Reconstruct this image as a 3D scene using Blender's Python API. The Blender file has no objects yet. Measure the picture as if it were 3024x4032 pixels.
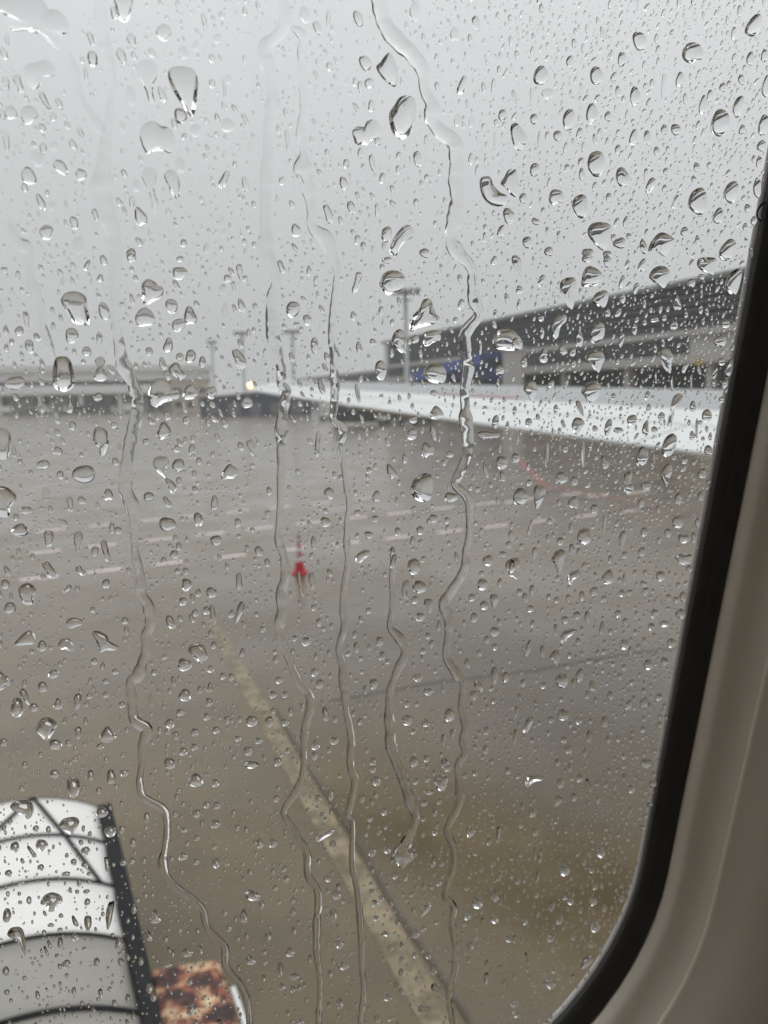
import bpy, bmesh, math, random
import numpy as np
from mathutils import Vector, Matrix

# ------------------------------------------------------------------ camera, sky, sun, exposure
scene = bpy.context.scene
D2R = math.radians
FPX, PITCH, ROLL = 2950.0, 8.94, -1.2          # focal length in photo pixels (3024 x 4032), tilt, roll
CAM = Vector((0.0, 0.0, 4.0))
CR = Matrix.Rotation(D2R(90 - PITCH), 3, 'X') @ Matrix.Rotation(D2R(ROLL), 3, 'Z')
cam_data = bpy.data.cameras.new("camera")
cam = bpy.data.objects.new("camera", cam_data)
scene.collection.objects.link(cam)
cam.matrix_world = Matrix.Translation(CAM) @ CR.to_4x4()
cam_data.sensor_fit = 'VERTICAL'
cam_data.sensor_height = 36.0
cam_data.sensor_width = 27.0
cam_data.lens = FPX / 4032.0 * 36.0
cam_data.clip_start = 0.01
cam_data.clip_end = 6000.0
cam_data.dof.use_dof = True
cam_data.dof.focus_distance = 0.2
cam_data.dof.aperture_fstop = 20.0
scene.camera = cam

SUN_EL, SUN_AZ = 58.0, 62.0                    # azimuth clockwise from +Y
world = bpy.data.worlds.new("World")
scene.world = world
world.use_nodes = True
wn, wl = world.node_tree.nodes, world.node_tree.links
wn.clear()
w_out = wn.new('ShaderNodeOutputWorld')
w_bg = wn.new('ShaderNodeBackground')
w_sky = wn.new('ShaderNodeTexSky')
w_sky.sky_type = 'NISHITA'
w_sky.sun_disc = False
w_sky.sun_elevation = D2R(SUN_EL)
w_sky.sun_rotation = D2R(SUN_AZ)
w_sky.air_density = 1.0
w_sky.dust_density = 6.0
w_sky.ozone_density = 1.0
w_hsv = wn.new('ShaderNodeHueSaturation')
w_hsv.inputs['Saturation'].default_value = 0.12
wl.new(w_sky.outputs[0], w_hsv.inputs['Color'])
w_cloud = wn.new('ShaderNodeTexNoise')          # soft thickness differences of an overcast layer
w_cloud.inputs['Scale'].default_value = 2.2
w_cloud.inputs['Detail'].default_value = 4.0
w_tc = wn.new('ShaderNodeTexCoord')
wl.new(w_tc.outputs['Generated'], w_cloud.inputs['Vector'])
w_map = wn.new('ShaderNodeMapRange')
w_map.inputs['To Min'].default_value = 0.92
w_map.inputs['To Max'].default_value = 1.08
wl.new(w_cloud.outputs['Fac'], w_map.inputs['Value'])
w_layer = wn.new('ShaderNodeMix'); w_layer.data_type = 'RGBA'; w_layer.blend_type = 'MULTIPLY'
w_layer.inputs[0].default_value = 1.0
w_layer.inputs[6].default_value = (.975, 1.0, 1.015, 1)
w_sep = wn.new('ShaderNodeSeparateXYZ')         # an overcast layer is about three times brighter overhead than at the horizon
wl.new(w_tc.outputs['Generated'], w_sep.inputs[0])
w_z2 = wn.new('ShaderNodeMath'); w_z2.operation = 'MULTIPLY'
wl.new(w_sep.outputs['Z'], w_z2.inputs[0]); wl.new(w_sep.outputs['Z'], w_z2.inputs[1])
w_lum = wn.new('ShaderNodeMath'); w_lum.operation = 'MULTIPLY_ADD'
w_lum.inputs[1].default_value = 11.0; w_lum.inputs[2].default_value = 6.1
wl.new(w_z2.outputs[0], w_lum.inputs[0])
w_var = wn.new('ShaderNodeMath'); w_var.operation = 'MULTIPLY'
wl.new(w_lum.outputs[0], w_var.inputs[0]); wl.new(w_map.outputs[0], w_var.inputs[1])
wl.new(w_var.outputs[0], w_layer.inputs[7])
w_mix = wn.new('ShaderNodeMix'); w_mix.data_type = 'RGBA'
w_mix.inputs[0].default_value = 0.86            # cloud cover over the clear sky
wl.new(w_hsv.outputs[0], w_mix.inputs[6])
wl.new(w_layer.outputs[2], w_mix.inputs[7])
w_bg.inputs['Strength'].default_value = 0.1
wl.new(w_mix.outputs[2], w_bg.inputs['Color'])
wl.new(w_bg.outputs[0], w_out.inputs['Surface'])

sun_data = bpy.data.lights.new("sun", 'SUN')
sun_data.energy = 0.5
sun_data.angle = D2R(50)
sun_data.color = (1.0, 0.97, 0.92)
sun = bpy.data.objects.new("sun", sun_data)
scene.collection.objects.link(sun)
sdir = Vector((math.sin(D2R(SUN_AZ)) * math.cos(D2R(SUN_EL)), math.cos(D2R(SUN_AZ)) * math.cos(D2R(SUN_EL)), math.sin(D2R(SUN_EL))))
sun.rotation_euler = sdir.to_track_quat('Z', 'Y').to_euler()
sun.location = (0, 0, 60)

scene.view_settings.view_transform = 'Standard'
scene.view_settings.look = 'None'
scene.view_settings.exposure = 0.0
scene.view_settings.gamma = 1.0
scene.view_settings.use_curve_mapping = False
cy = scene.cycles
cy.use_denoising = True
cy.use_adaptive_sampling = True
cy.adaptive_threshold = 0.02
cy.max_bounces = 9
cy.transmission_bounces = 8
cy.glossy_bounces = 4
cy.diffuse_bounces = 3
cy.transparent_max_bounces = 12
cy.volume_bounces = 1
cy.caustics_reflective = False
cy.caustics_refractive = False
cy.sample_clamp_indirect = 6.0

# ------------------------------------------------------------------ helpers
COL = scene.collection
rng = random.Random(7)

def ray(u, v):
    return CR @ Vector(((u - 1512.0) / FPX, -(v - 2016.0) / FPX, -1.0))

def at_z(u, v, z):
    r = ray(u, v)
    return CAM + r * ((z - CAM.z) / r.z)

def at_d(u, v, d):
    """point seen at pixel (u, v) of the photograph, d metres away over the ground"""
    r = ray(u, v)
    return CAM + r * (d / math.hypot(r.x, r.y))

# the window: pane plane leaning in with the fuselage side, camera turned 20 degrees off its normal
PSI, EPS = D2R(20), D2R(10)
NH = Vector((-math.sin(PSI), math.cos(PSI), 0))
WR = Vector((math.cos(PSI), math.sin(PSI), 0))                       # along the fuselage (forward)
WU = -NH * math.sin(EPS) + Vector((0, 0, math.cos(EPS)))              # up along the pane
WN = WU.cross(WR)                                                     # outward
WP = CAM + (CR @ Vector((0, 0, -1))) * 0.2
WM = Matrix((WR, WU, -WN)).transposed().to_4x4()                     # local z points into the cabin
WM.translation = WP
_num = (WP - CAM).dot(WN)

def pane(u, v):
    """where the sight line through a photo pixel meets the pane, in pane metres"""
    r = ray(u, v)
    q = CAM + r * (_num / r.dot(WN)) - WP
    return (q.dot(WR), q.dot(WU))

def mat(name, color=(.5, .5, .5), rough=.5, metal=0.0, spec=.5, noise=None, bump=None, coat=0.0):
    """procedural material: colour broken up by noise, fine relief"""
    m = bpy.data.materials.new(name)
    m.use_nodes = True
    n, l = m.node_tree.nodes, m.node_tree.links
    b = n['Principled BSDF']
    b.inputs['Base Color'].default_value = (*color, 1)
    b.inputs['Roughness'].default_value = rough
    b.inputs['Metallic'].default_value = metal
    b.inputs['Specular IOR Level'].default_value = spec
    b.inputs['Coat Weight'].default_value = coat
    tc = n.new('ShaderNodeTexCoord')
    sc_, amt = noise if noise else (6.0, .12)
    t = n.new('ShaderNodeTexNoise')
    t.inputs['Scale'].default_value = sc_
    t.inputs['Detail'].default_value = 5
    l.new(tc.outputs['Object'], t.inputs['Vector'])
    r = n.new('ShaderNodeMapRange')
    r.inputs['To Min'].default_value = 1 - amt
    r.inputs['To Max'].default_value = 1 + amt
    l.new(t.outputs['Fac'], r.inputs['Value'])
    mx = n.new('ShaderNodeMix'); mx.data_type = 'RGBA'; mx.blend_type = 'MULTIPLY'
    mx.inputs[0].default_value = 1
    mx.inputs[6].default_value = (*color, 1)
    l.new(r.outputs[0], mx.inputs[7])
    l.new(mx.outputs[2], b.inputs['Base Color'])
    if bump:
        t2 = n.new('ShaderNodeTexNoise')
        t2.inputs['Scale'].default_value = bump[0]
        t2.inputs['Detail'].default_value = 3
        l.new(tc.outputs['Object'], t2.inputs['Vector'])
        bp = n.new('ShaderNodeBump')
        bp.inputs['Strength'].default_value = bump[1]
        bp.inputs['Distance'].default_value = bump[2]
        l.new(t2.outputs['Fac'], bp.inputs['Height'])
        l.new(bp.outputs[0], b.inputs['Normal'])
    return m

def tag(o, label=None, cat=None, group=None, kind=None):
    if label: o['label'] = label
    if cat: o['category'] = cat
    if group: o['group'] = group
    if kind: o['kind'] = kind
    return o

def mesh_obj(name, verts, faces, m, parent=None, smooth=False):
    me = bpy.data.meshes.new(name)
    me.from_pydata([tuple(v) for v in verts], [], faces)
    if smooth:
        me.polygons.foreach_set('use_smooth', [True] * len(me.polygons))
    me.update()
    if m: me.materials.append(m)
    o = bpy.data.objects.new(name, me)
    COL.objects.link(o)
    if parent: o.parent = parent
    return o

def empty(name, loc=(0, 0, 0), rz=0.0):
    o = bpy.data.objects.new(name, None)
    o.empty_display_size = .2
    COL.objects.link(o)
    o.location = loc
    o.rotation_euler = (0, 0, rz)
    return o

class MB:
    """collects boxes, prisms and tubes into one mesh"""
    def __init__(s): s.v, s.f = [], []
    def box(s, c, d, mtx=None):
        b = len(s.v)
        for z in (-1, 1):
            for x, y in ((-1, -1), (1, -1), (1, 1), (-1, 1)):
                p = Vector((c[0] + x * d[0] / 2, c[1] + y * d[1] / 2, c[2] + z * d[2] / 2))
                s.v.append(mtx @ p if mtx else p)
        s.f += [(b, b + 3, b + 2, b + 1), (b + 4, b + 5, b + 6, b + 7)]
        for k in range(4):
            s.f.append((b + k, b + (k + 1) % 4, b + 4 + (k + 1) % 4, b + 4 + k))
        return s
    def hexa(s, pts):
        """8 corners: bottom ring then top ring"""
        b = len(s.v); s.v += [Vector(p) for p in pts]
        s.f += [(b, b + 3, b + 2, b + 1), (b + 4, b + 5, b + 6, b + 7)]
        for k in range(4):
            s.f.append((b + k, b + (k + 1) % 4, b + 4 + (k + 1) % 4, b + 4 + k))
        return s
    def lathe(s, prof, n=20, c=(0, 0, 0), axis='Z'):
        b = len(s.v)
        for (r, z) in prof:
            for k in range(n):
                a = 2 * math.pi * k / n
                p = (r * math.cos(a), r * math.sin(a), z)
                if axis == 'X': p = (p[2], p[0], p[1])
                if axis == 'Y': p = (p[0], p[2], p[1])
                s.v.append(Vector((p[0] + c[0], p[1] + c[1], p[2] + c[2])))
        for j in range(len(prof) - 1):
            for k in range(n):
                s.f.append((b + j * n + k, b + j * n + (k + 1) % n, b + (j + 1) * n + (k + 1) % n, b + (j + 1) * n + k))
        s.f.append(tuple(b + k for k in range(n))[::-1])
        s.f.append(tuple(b + (len(prof) - 1) * n + k for k in range(n)))
        return s
    def build(s, name, m, parent=None, smooth=False, bevel=0.0):
        o = mesh_obj(name, s.v, s.f, m, parent, smooth)
        if bevel:
            md = o.modifiers.new('bevel', 'BEVEL'); md.width = bevel; md.segments = 2; md.limit_method = 'ANGLE'
        return o

# ------------------------------------------------------------------ materials
M = {}
M['trim'] = mat('cabin_trim', (.88, .80, .68), .24, noise=(40, .03), bump=(1400, .12, .0004))
M['cabin'] = mat('cabin_lining', (.58, .55, .51), .6, noise=(4, .06))
M['gasket'] = mat('gasket_rubber', (.032, .030, .027), .55, noise=(60, .3), bump=(700, .1, .0004))
M['skin'] = mat('fuselage_paint', (.58, .55, .54), .35, noise=(30, .07))
M['wing_white'] = mat('wing_white', (.64, .66, .655), .25, noise=(1.5, .05))
M['wing_grey'] = mat('wing_grey', (.30, .315, .32), .3, noise=(1.5, .06))
M['wing_red'] = mat('wing_red', (.78, .17, .16), .4)
M['dark_metal'] = mat('dark_metal', (.05, .055, .06), .45)
M['steel'] = mat('galvanised_steel', (.30, .32, .33), .45, metal=.3)
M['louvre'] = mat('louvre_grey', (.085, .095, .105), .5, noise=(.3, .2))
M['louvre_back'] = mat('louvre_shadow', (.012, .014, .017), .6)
M['roof'] = mat('roof_sheet', (.20, .21, .22), .4, noise=(.2, .1))
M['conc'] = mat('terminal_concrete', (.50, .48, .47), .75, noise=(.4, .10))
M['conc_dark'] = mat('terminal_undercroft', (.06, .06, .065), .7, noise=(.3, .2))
M['glass_dark'] = mat('dark_glazing', (.018, .021, .025), .15)
M['white_wall'] = mat('white_cladding', (.66, .66, .65), .6, noise=(.3, .06))
M['beige'] = mat('beige_cladding', (.50, .44, .36), .6, noise=(.3, .08))
M['navy'] = mat('navy_cladding', (.03, .045, .085), .5, noise=(.3, .15))
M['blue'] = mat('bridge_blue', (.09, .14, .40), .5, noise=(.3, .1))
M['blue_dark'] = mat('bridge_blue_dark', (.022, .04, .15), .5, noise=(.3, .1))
M['yellow'] = mat('safety_yellow', (.55, .36, .04), .5)
M['cone_red'] = mat('cone_red', (.55, .028, .04), .45)
M['cone_white'] = mat('cone_white', (.75, .75, .76), .4)
M['rubber'] = mat('black_rubber', (.012, .013, .015), .65, spec=.2, noise=(20, .3))
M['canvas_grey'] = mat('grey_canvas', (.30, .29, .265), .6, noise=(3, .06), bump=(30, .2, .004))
M['canvas'] = mat('white_canvas', (.76, .755, .74), .6, noise=(3, .05), bump=(30, .2, .004))
M['veh_white'] = mat('vehicle_white', (.72, .72, .71), .35)
M['veh_dark'] = mat('vehicle_dark', (.055, .055, .06), .5)
M['veh_grey'] = mat('vehicle_grey', (.17, .17, .18), .5)
M['veh_brown'] = mat('cart_brown', (.17, .10, .08), .6)
M['tyre'] = mat('tyre_rubber', (.02, .02, .02), .8)

def lamp_mat():
    m = bpy.data.materials.new('lamp_glow'); m.use_nodes = True
    b = m.node_tree.nodes['Principled BSDF']
    b.inputs['Base Color'].default_value = (.9, .7, .4, 1)
    b.inputs['Emission Color'].default_value = (1.0, .72, .38, 1)
    b.inputs['Emission Strength'].default_value = 2.2
    return m
M['lamp'] = lamp_mat()

def water_mat():
    m = bpy.data.materials.new('rain_water'); m.use_nodes = True
    n, l = m.node_tree.nodes, m.node_tree.links
    n.clear()
    o = n.new('ShaderNodeOutputMaterial')
    g = n.new('ShaderNodeBsdfGlass')
    g.inputs['IOR'].default_value = 1.333
    g.inputs['Roughness'].default_value = 0.0
    l.new(g.outputs[0], o.inputs['Surface'])
    return m
M['water'] = water_mat()

def pane_mat():
    m = bpy.data.materials.new('window_acrylic'); m.use_nodes = True
    n, l = m.node_tree.nodes, m.node_tree.links
    n.clear()
    o = n.new('ShaderNodeOutputMaterial')
    tr = n.new('ShaderNodeBsdfTransparent'); tr.inputs[0].default_value = (.985, .985, .98, 1)
    gl = n.new('ShaderNodeBsdfGlossy'); gl.inputs['Roughness'].default_value = .02
    df = n.new('ShaderNodeBsdfTranslucent'); df.inputs[0].default_value = (.85, .85, .84, 1)
    tc = n.new('ShaderNodeTexCoord')
    mp = n.new('ShaderNodeMapping'); mp.inputs['Scale'].default_value = (1, .35, 1)
    l.new(tc.outputs['Object'], mp.inputs['Vector'])
    no = n.new('ShaderNodeTexNoise'); no.inputs['Scale'].default_value = 22; no.inputs['Detail'].default_value = 7
    no.inputs['Roughness'].default_value = .65
    l.new(mp.outputs[0], no.inputs['Vector'])
    mr = n.new('ShaderNodeMapRange')
    mr.inputs['From Min'].default_value = .42; mr.inputs['From Max'].default_value = .75
    mr.inputs['To Min'].default_value = .004; mr.inputs['To Max'].default_value = .045
    l.new(no.outputs['Fac'], mr.inputs['Value'])
    m1 = n.new('ShaderNodeMixShader')
    l.new(mr.outputs[0], m1.inputs[0]); l.new(tr.outputs[0], m1.inputs[1]); l.new(df.outputs[0], m1.inputs[2])
    lw = n.new('ShaderNodeLayerWeight'); lw.inputs[0].default_value = .5
    pw = n.new('ShaderNodeMath'); pw.operation = 'POWER'; pw.inputs[1].default_value = 5.0
    l.new(lw.outputs['Facing'], pw.inputs[0])
    fr = n.new('ShaderNodeMapRange'); fr.inputs['To Min'].default_value = .02; fr.inputs['To Max'].default_value = .7
    l.new(pw.outputs[0], fr.inputs['Value'])
    m2 = n.new('ShaderNodeMixShader')
    l.new(fr.outputs[0], m2.inputs[0]); l.new(m1.outputs[0], m2.inputs[1]); l.new(gl.outputs[0], m2.inputs[2])
    l.new(m2.outputs[0], o.inputs['Surface'])
    return m
M['pane'] = pane_mat()

def apron_mat():
    m = bpy.data.materials.new('wet_apron'); m.use_nodes = True
    n, l = m.node_tree.nodes, m.node_tree.links
    b = n['Principled BSDF']
    tc = n.new('ShaderNodeTexCoord')
    def noise(scale, detail, rough=.55):
        t = n.new('ShaderNodeTexNoise'); t.inputs['Scale'].default_value = scale
        t.inputs['Detail'].default_value = detail; t.inputs['Roughness'].default_value = rough
        l.new(tc.outputs['Object'], t.inputs['Vector']); return t
    def rng_(src, a, b_, c, d):
        r = n.new('ShaderNodeMapRange')
        for k, v in zip(('From Min', 'From Max', 'To Min', 'To Max'), (a, b_, c, d)): r.inputs[k].default_value = v
        l.new(src, r.inputs['Value']); return r.outputs[0]
    big, mid, fine = noise(.16, 4), noise(.9, 6), noise(45, 4)
    ramp = n.new('ShaderNodeValToRGB')
    e = ramp.color_ramp.elements
    e[0].position, e[0].color = .30, (.106, .077, .036, 1)
    e[1].position, e[1].color = .72, (.126, .092, .050, 1)
    x = ramp.color_ramp.elements.new(.52); x.color = (.116, .085, .040, 1)
    l.new(big.outputs['Fac'], ramp.inputs['Fac'])
    def mul(a, f):
        mx = n.new('ShaderNodeMix'); mx.data_type = 'RGBA'; mx.blend_type = 'MULTIPLY'; mx.inputs[0].default_value = 1
        l.new(a, mx.inputs[6]); l.new(f, mx.inputs[7]); return mx.outputs[2]
    c = mul(ramp.outputs[0], rng_(mid.outputs['Fac'], .3, .7, .76, 1.22))
    c = mul(c, rng_(fine.outputs['Fac'], .3, .7, .9, 1.1))
    l.new(c, b.inputs['Base Color'])
    l.new(rng_(mid.outputs['Fac'], .35, .65, .20, .36), b.inputs['Roughness'])
    b.inputs['Specular IOR Level'].default_value = .45
    l.new(rng_(noise(.35, 5).outputs['Fac'], .38, .62, .45, 1.0), b.inputs['Coat Weight'])         # film of standing water
    b.inputs['Coat IOR'].default_value = 1.28
    l.new(rng_(big.outputs['Fac'], .3, .7, .12, .26), b.inputs['Coat Roughness'])
    bp = n.new('ShaderNodeBump'); bp.inputs['Strength'].default_value = .04; bp.inputs['Distance'].default_value = .004
    l.new(fine.outputs['Fac'], bp.inputs['Height']); l.new(bp.outputs[0], b.inputs['Normal'])
    return m
M['apron'] = apron_mat()

def worn_paint(name, color, lo, hi, scale):
    m = mat(name, color, .3, noise=(3, .1))
    n, l = m.node_tree.nodes, m.node_tree.links
    b = n['Principled BSDF']
    out = [x for x in n if x.type == 'OUTPUT_MATERIAL'][0]
    tc = n.new('ShaderNodeTexCoord')
    t = n.new('ShaderNodeTexNoise'); t.inputs['Scale'].default_value = scale; t.inputs['Detail'].default_value = 8
    t.inputs['Roughness'].default_value = .7
    l.new(tc.outputs['Object'], t.inputs['Vector'])
    r = n.new('ShaderNodeMapRange')
    for k, v in zip(('From Min', 'From Max', 'To Min', 'To Max'), (lo, hi, 0, 1)): r.inputs[k].default_value = v
    l.new(t.outputs['Fac'], r.inputs['Value'])
    tr = n.new('ShaderNodeBsdfTransparent')
    mx = n.new('ShaderNodeMixShader')
    l.new(r.outputs[0], mx.inputs[0]); l.new(tr.outputs[0], mx.inputs[1]); l.new(b.outputs[0], mx.inputs[2])
    l.new(mx.outputs[0], out.inputs['Surface'])
    return m
M['dash'] = worn_paint('worn_dash_paint', (.92, .76, .76), .12, .30, 5)
M['dash_red'] = worn_paint('worn_red_paint', (.42, .13, .11), .30, .6, 5)
M['taxi_line'] = worn_paint('worn_taxi_line', (.28, .228, .142), .30, .58, 4.0)
M['joint'] = mat('pavement_joint_filler', (.075, .064, .048), .4)

def rust_mat():
    m = bpy.data.materials.new('mottled_rust'); m.use_nodes = True
    n, l = m.node_tree.nodes, m.node_tree.links
    b = n['Principled BSDF']
    tc = n.new('ShaderNodeTexCoord')
    def noise(scale, detail, off=0):
        t = n.new('ShaderNodeTexNoise'); t.inputs['Scale'].default_value = scale; t.inputs['Detail'].default_value = detail
        mp = n.new('ShaderNodeMapping'); mp.inputs['Location'].default_value = (off, off * .7, 0)
        l.new(tc.outputs['Object'], mp.inputs['Vector']); l.new(mp.outputs[0], t.inputs['Vector']); return t
    t1, t2 = noise(8.0, 8, 3.1), noise(60, 2)
    r1 = n.new('ShaderNodeValToRGB'); e = r1.color_ramp.elements
    e[0].position, e[0].color = .40, (.030, .010, .009, 1)
    e[1].position, e[1].color = .68, (.70, .56, .38, 1)
    x = e.new(.47); x.color = (.13, .034, .021, 1)
    x = e.new(.53); x.color = (.33, .12, .06, 1)
    x = e.new(.59); x.color = (.56, .36, .21, 1)
    vo = n.new('ShaderNodeTexVoronoi'); vo.inputs['Scale'].default_value = 32
    l.new(tc.outputs['Object'], vo.inputs['Vector'])
    ad = n.new('ShaderNodeMath'); ad.operation = 'MULTIPLY_ADD'; ad.inputs[1].default_value = .5
    l.new(t2.outputs['Fac'], ad.inputs[0]); l.new(vo.outputs['Distance'], ad.inputs[2])
    r2 = n.new('ShaderNodeValToRGB'); e = r2.color_ramp.elements
    e[0].position, e[0].color = .50, (.10, .05, .04, 1)
    e[1].position, e[1].color = .66, (1, 1, 1, 1)
    l.new(t1.outputs['Fac'], r1.inputs['Fac']); l.new(ad.outputs[0], r2.inputs['Fac'])
    mx = n.new('ShaderNodeMix'); mx.data_type = 'RGBA'; mx.blend_type = 'MULTIPLY'; mx.inputs[0].default_value = 1
    l.new(r1.outputs[0], mx.inputs[6]); l.new(r2.outputs[0], mx.inputs[7])
    l.new(mx.outputs[2], b.inputs['Base Color'])
    b.inputs['Roughness'].default_value = .5
    return m
M['rust'] = rust_mat()

# ------------------------------------------------------------------ ground and markings
GROUND = 1500.0
gv, gf = [], []
steps = [-GROUND, -300, -80, -30, 0, 30, 80, 300, GROUND]
for y in steps:
    for x in steps: gv.append((x, y, 0))
ns = len(steps)
for j in range(ns - 1):
    for i in range(ns - 1):
        gf.append((j * ns + i, j * ns + i + 1, (j + 1) * ns + i + 1, (j + 1) * ns + i))
ground = tag(mesh_obj('ground', gv, gf, M['apron']), kind='structure')

def ground_strip(name, pts, width, m, z, parent):
    """a flat sheet along a ground polyline"""
    v, f = [], []
    P = [Vector((p[0], p[1], 0)) for p in pts]
    for i, p in enumerate(P):
        t = (P[min(i + 1, len(P) - 1)] - P[max(i - 1, 0)]).normalized()
        s = Vector((-t.y, t.x, 0)) * (width[i] if isinstance(width, (list, tuple)) else width) / 2
        v += [(*(p + s).xy, z), (*(p - s).xy, z)]
        if i: f.append((2 * i - 2, 2 * i - 1, 2 * i + 1, 2 * i))
    return mesh_obj(name, v, f, m, parent)

# rows of worn dashes on the apron: a straight run on the ground through two photo points
def dash_row(p0, p1, spans, width, m):
    a, b = at_z(*p0, 0), at_z(*p1, 0)
    def on(u):
        lo, hi = -2.0, 3.0
        for _ in range(40):
            mid = (lo + hi) / 2
            q = a.lerp(b, mid) - CAM
            c = CR.transposed() @ q
            if 1512 + FPX * c.x / -c.z < u: lo = mid
            else: hi = mid
        return a.lerp(b, lo)
    for u0, u1 in spans:
        ground_strip('dash', [on(u0), on(u1)], width, m, .004, ground)

dash_row((75, 2285), (1820, 2087), [(75, 230), (342, 480), (600, 722), (850, 968), (1120, 1205), (1310, 1416), (1515, 1620), (1722, 1822), (1905, 2000), (2090, 2180), (2265, 2350), (2440, 2520)], .16, M['dash'])
dash_row((120, 2180), (1600, 2017), [(118, 240), (345, 456), (570, 682), (772, 882), (972, 1075), (1165, 1268), (1345, 1445), (1525, 1620), (1700, 1790), (1875, 1960), (2045, 2125), (2210, 2285)], .17, M['dash'])
dash_row((145, 2094), (980, 2009), [(140, 255), (350, 432), (555, 640), (720, 800), (892, 982), (1060, 1140), (1225, 1300), (1390, 1460)], .17, M['dash'])
dash_row((1900, 1985), (2560, 1935), [(2310, 2390), (2470, 2560), (1990, 2075)], .22, M['dash'])
ground_strip('red_line', [at_z(2040, 1805, 0), at_z(2095, 1865, 0), at_z(2150, 1912, 0), at_z(2330, 1945, 0), at_z(2620, 2000, 0)], [.35, .3, .25, .22, .2], M['dash_red'], .0045, ground)
ground_strip('taxi_line', [at_z(828, 2443, 0).lerp(at_z(1850, 4246, 0), k / 8) for k in range(9)], .22, M['taxi_line'], .008, ground)
ground_strip('pavement_joint', [at_z(u, v, 0) for u, v in ((1300, 2760), (1700, 2690), (2100, 2640), (2400, 2585), (2900, 2520))], .05, M['joint'], .004, ground)
ground_strip('pavement_joint', [at_z(u, v, 0) for u, v in ((1085, 2790), (1218, 3035), (1390, 3285), (1552, 3571), (1612, 3662), (1764, 3887), (1850, 4025), (1930, 4160))], .035, M['joint'], .012, ground)

# ------------------------------------------------------------------ terminal along the right
az = D2R(-20.6)
TD = Vector((math.sin(az), math.cos(az), 0)); TP = Vector((math.cos(az), -math.sin(az), 0))
TM = Matrix((TD, -TP, Vector((0, 0, 1)))).transposed().to_4x4()       # local x along the facade, -y away from us
TM.translation = TP * 70.0
term = empty('terminal_building'); term.matrix_world = TM
tag(term, 'long dark terminal building with louvred upper storey behind the wing', 'building')
T0, T1 = -70.0, 183.0
tm, tl = (T0 + T1) / 2, T1 - T0
def tb(name, m, x0, x1, y0, y1, z0, z1, parent=None):
    return MB().box(((x0 + x1) / 2, (y0 + y1) / 2, (z0 + z1) / 2), (x1 - x0, y1 - y0, z1 - z0)).build(name, m, parent or term)
tb('roof', M['roof'], T0, T1, -31, 1.2, 16.6, 17.2)
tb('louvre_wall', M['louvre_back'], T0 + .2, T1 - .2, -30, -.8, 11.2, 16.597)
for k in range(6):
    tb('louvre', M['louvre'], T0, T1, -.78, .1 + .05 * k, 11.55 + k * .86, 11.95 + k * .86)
tb('parapet', M['conc'], T0, T1, -30, .5, 10.45, 11.197)
tb('window_band', M['glass_dark'], 76.5, T1 - 1, -29.9, -.5, 8.05, 10.447)
for k in range(22):
    tb('mullion', M['veh_grey'], 78 + k * 4.8, 78.14 + k * 4.8, -.495, -.3, 8.06, 10.44)
for z in (8.75, 9.4, 10.0):
    tb('window_rail', M['louvre'], 76.6, T1 - 1.1, -.495, -.42, z, z + .12)
tb('wall', M['conc'], T0, 76.3, -29.9, -.2, 8.05, 10.447)
tb('wall', M['conc'], T1 - .9, T1, -29.9, -.2, 8.05, 10.447)
tb('ledge', M['conc'], T0, T1, -30, 2.0, 6.9, 8.047)
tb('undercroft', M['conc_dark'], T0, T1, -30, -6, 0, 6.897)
for k in range(17):
    tb('column', M['conc'], T0 + 4 + k * 15.2, T0 + 5.0 + k * 15.2, .3, 1.3, 0, 6.897)
for k in range(16):
    tb('bay_door', M['louvre'], T0 + 7 + k * 15.2, T0 + 17 + k * 15.2, -5.99, -5.7, 0, 4.6)

# lower wing of the terminal, further on
low = empty('terminal_extension'); low.matrix_world = TM
tag(low, 'low dark flat-roofed building running on from the far end of the terminal', 'building')
tb('wall', M['louvre'], T1 + .6, 275, -24, -1, 0, 9.4, low)
tb('roof', M['roof'], T1 + .4, 277, -25, .2, 9.4, 10.3, low)
for k in range(7):
    tb('window', M['glass_dark'], T1 + 3 + k * 13, T1 + 12 + k * 13, -.997, -.8, 4.5, 7.0, low)

# ------------------------------------------------------------------ passenger bridge, white pier
def oriented(u, v_ground, d):
    p = at_d(u, v_ground, d); p.z = 0; return p
br = empty('passenger_bridge', oriented(1800, 1500, 128), 0)
tag(br, 'blue passenger boarding bridge sloping in front of the dark terminal', 'boarding bridge')
brd = oriented(1640, 1500, 128) - br.location; bre = oriented(1905, 1500, 124) - br.location
def tube_between(name, a, b, h, w, m, parent):
    t = (b - a).normalized(); s = Vector((-t.y, t.x, 0)).normalized() * w / 2; up = Vector((0, 0, h))
    return MB().hexa([a - s, b - s, b + s, a + s, a - s + up, b - s + up, b + s + up, a + s + up]).build(name, m, parent)
tube_between('tunnel', Vector((brd.x, brd.y, 6.0)), Vector((bre.x, bre.y, 8.4)), 1.7, 2.8, M['blue'], br)
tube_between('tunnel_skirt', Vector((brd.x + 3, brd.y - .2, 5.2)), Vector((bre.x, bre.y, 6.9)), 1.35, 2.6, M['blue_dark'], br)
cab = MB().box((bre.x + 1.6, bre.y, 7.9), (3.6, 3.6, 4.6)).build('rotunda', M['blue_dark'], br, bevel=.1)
MB().box((bre.x + 1.6, bre.y - 1.83, 8.6), (2.4, .06, 1.1)).build('window', M['glass_dark'], cab)
MB().box((bre.x + 1.6, bre.y, 2.8), (1.3, 1.3, 5.6)).build('pillar', M['blue_dark'], br)
MB().box(((brd.x + bre.x) / 2 - 1, (brd.y + bre.y) / 2, 3.2), (.7, .7, 6.2)).build('leg', M['steel'], br)
MB().box(((brd.x + bre.x) / 2 - 1, (brd.y + bre.y) / 2, .45), (2.2, .8, .9)).build('wheel_bogie', M['rubber'], br)

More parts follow.
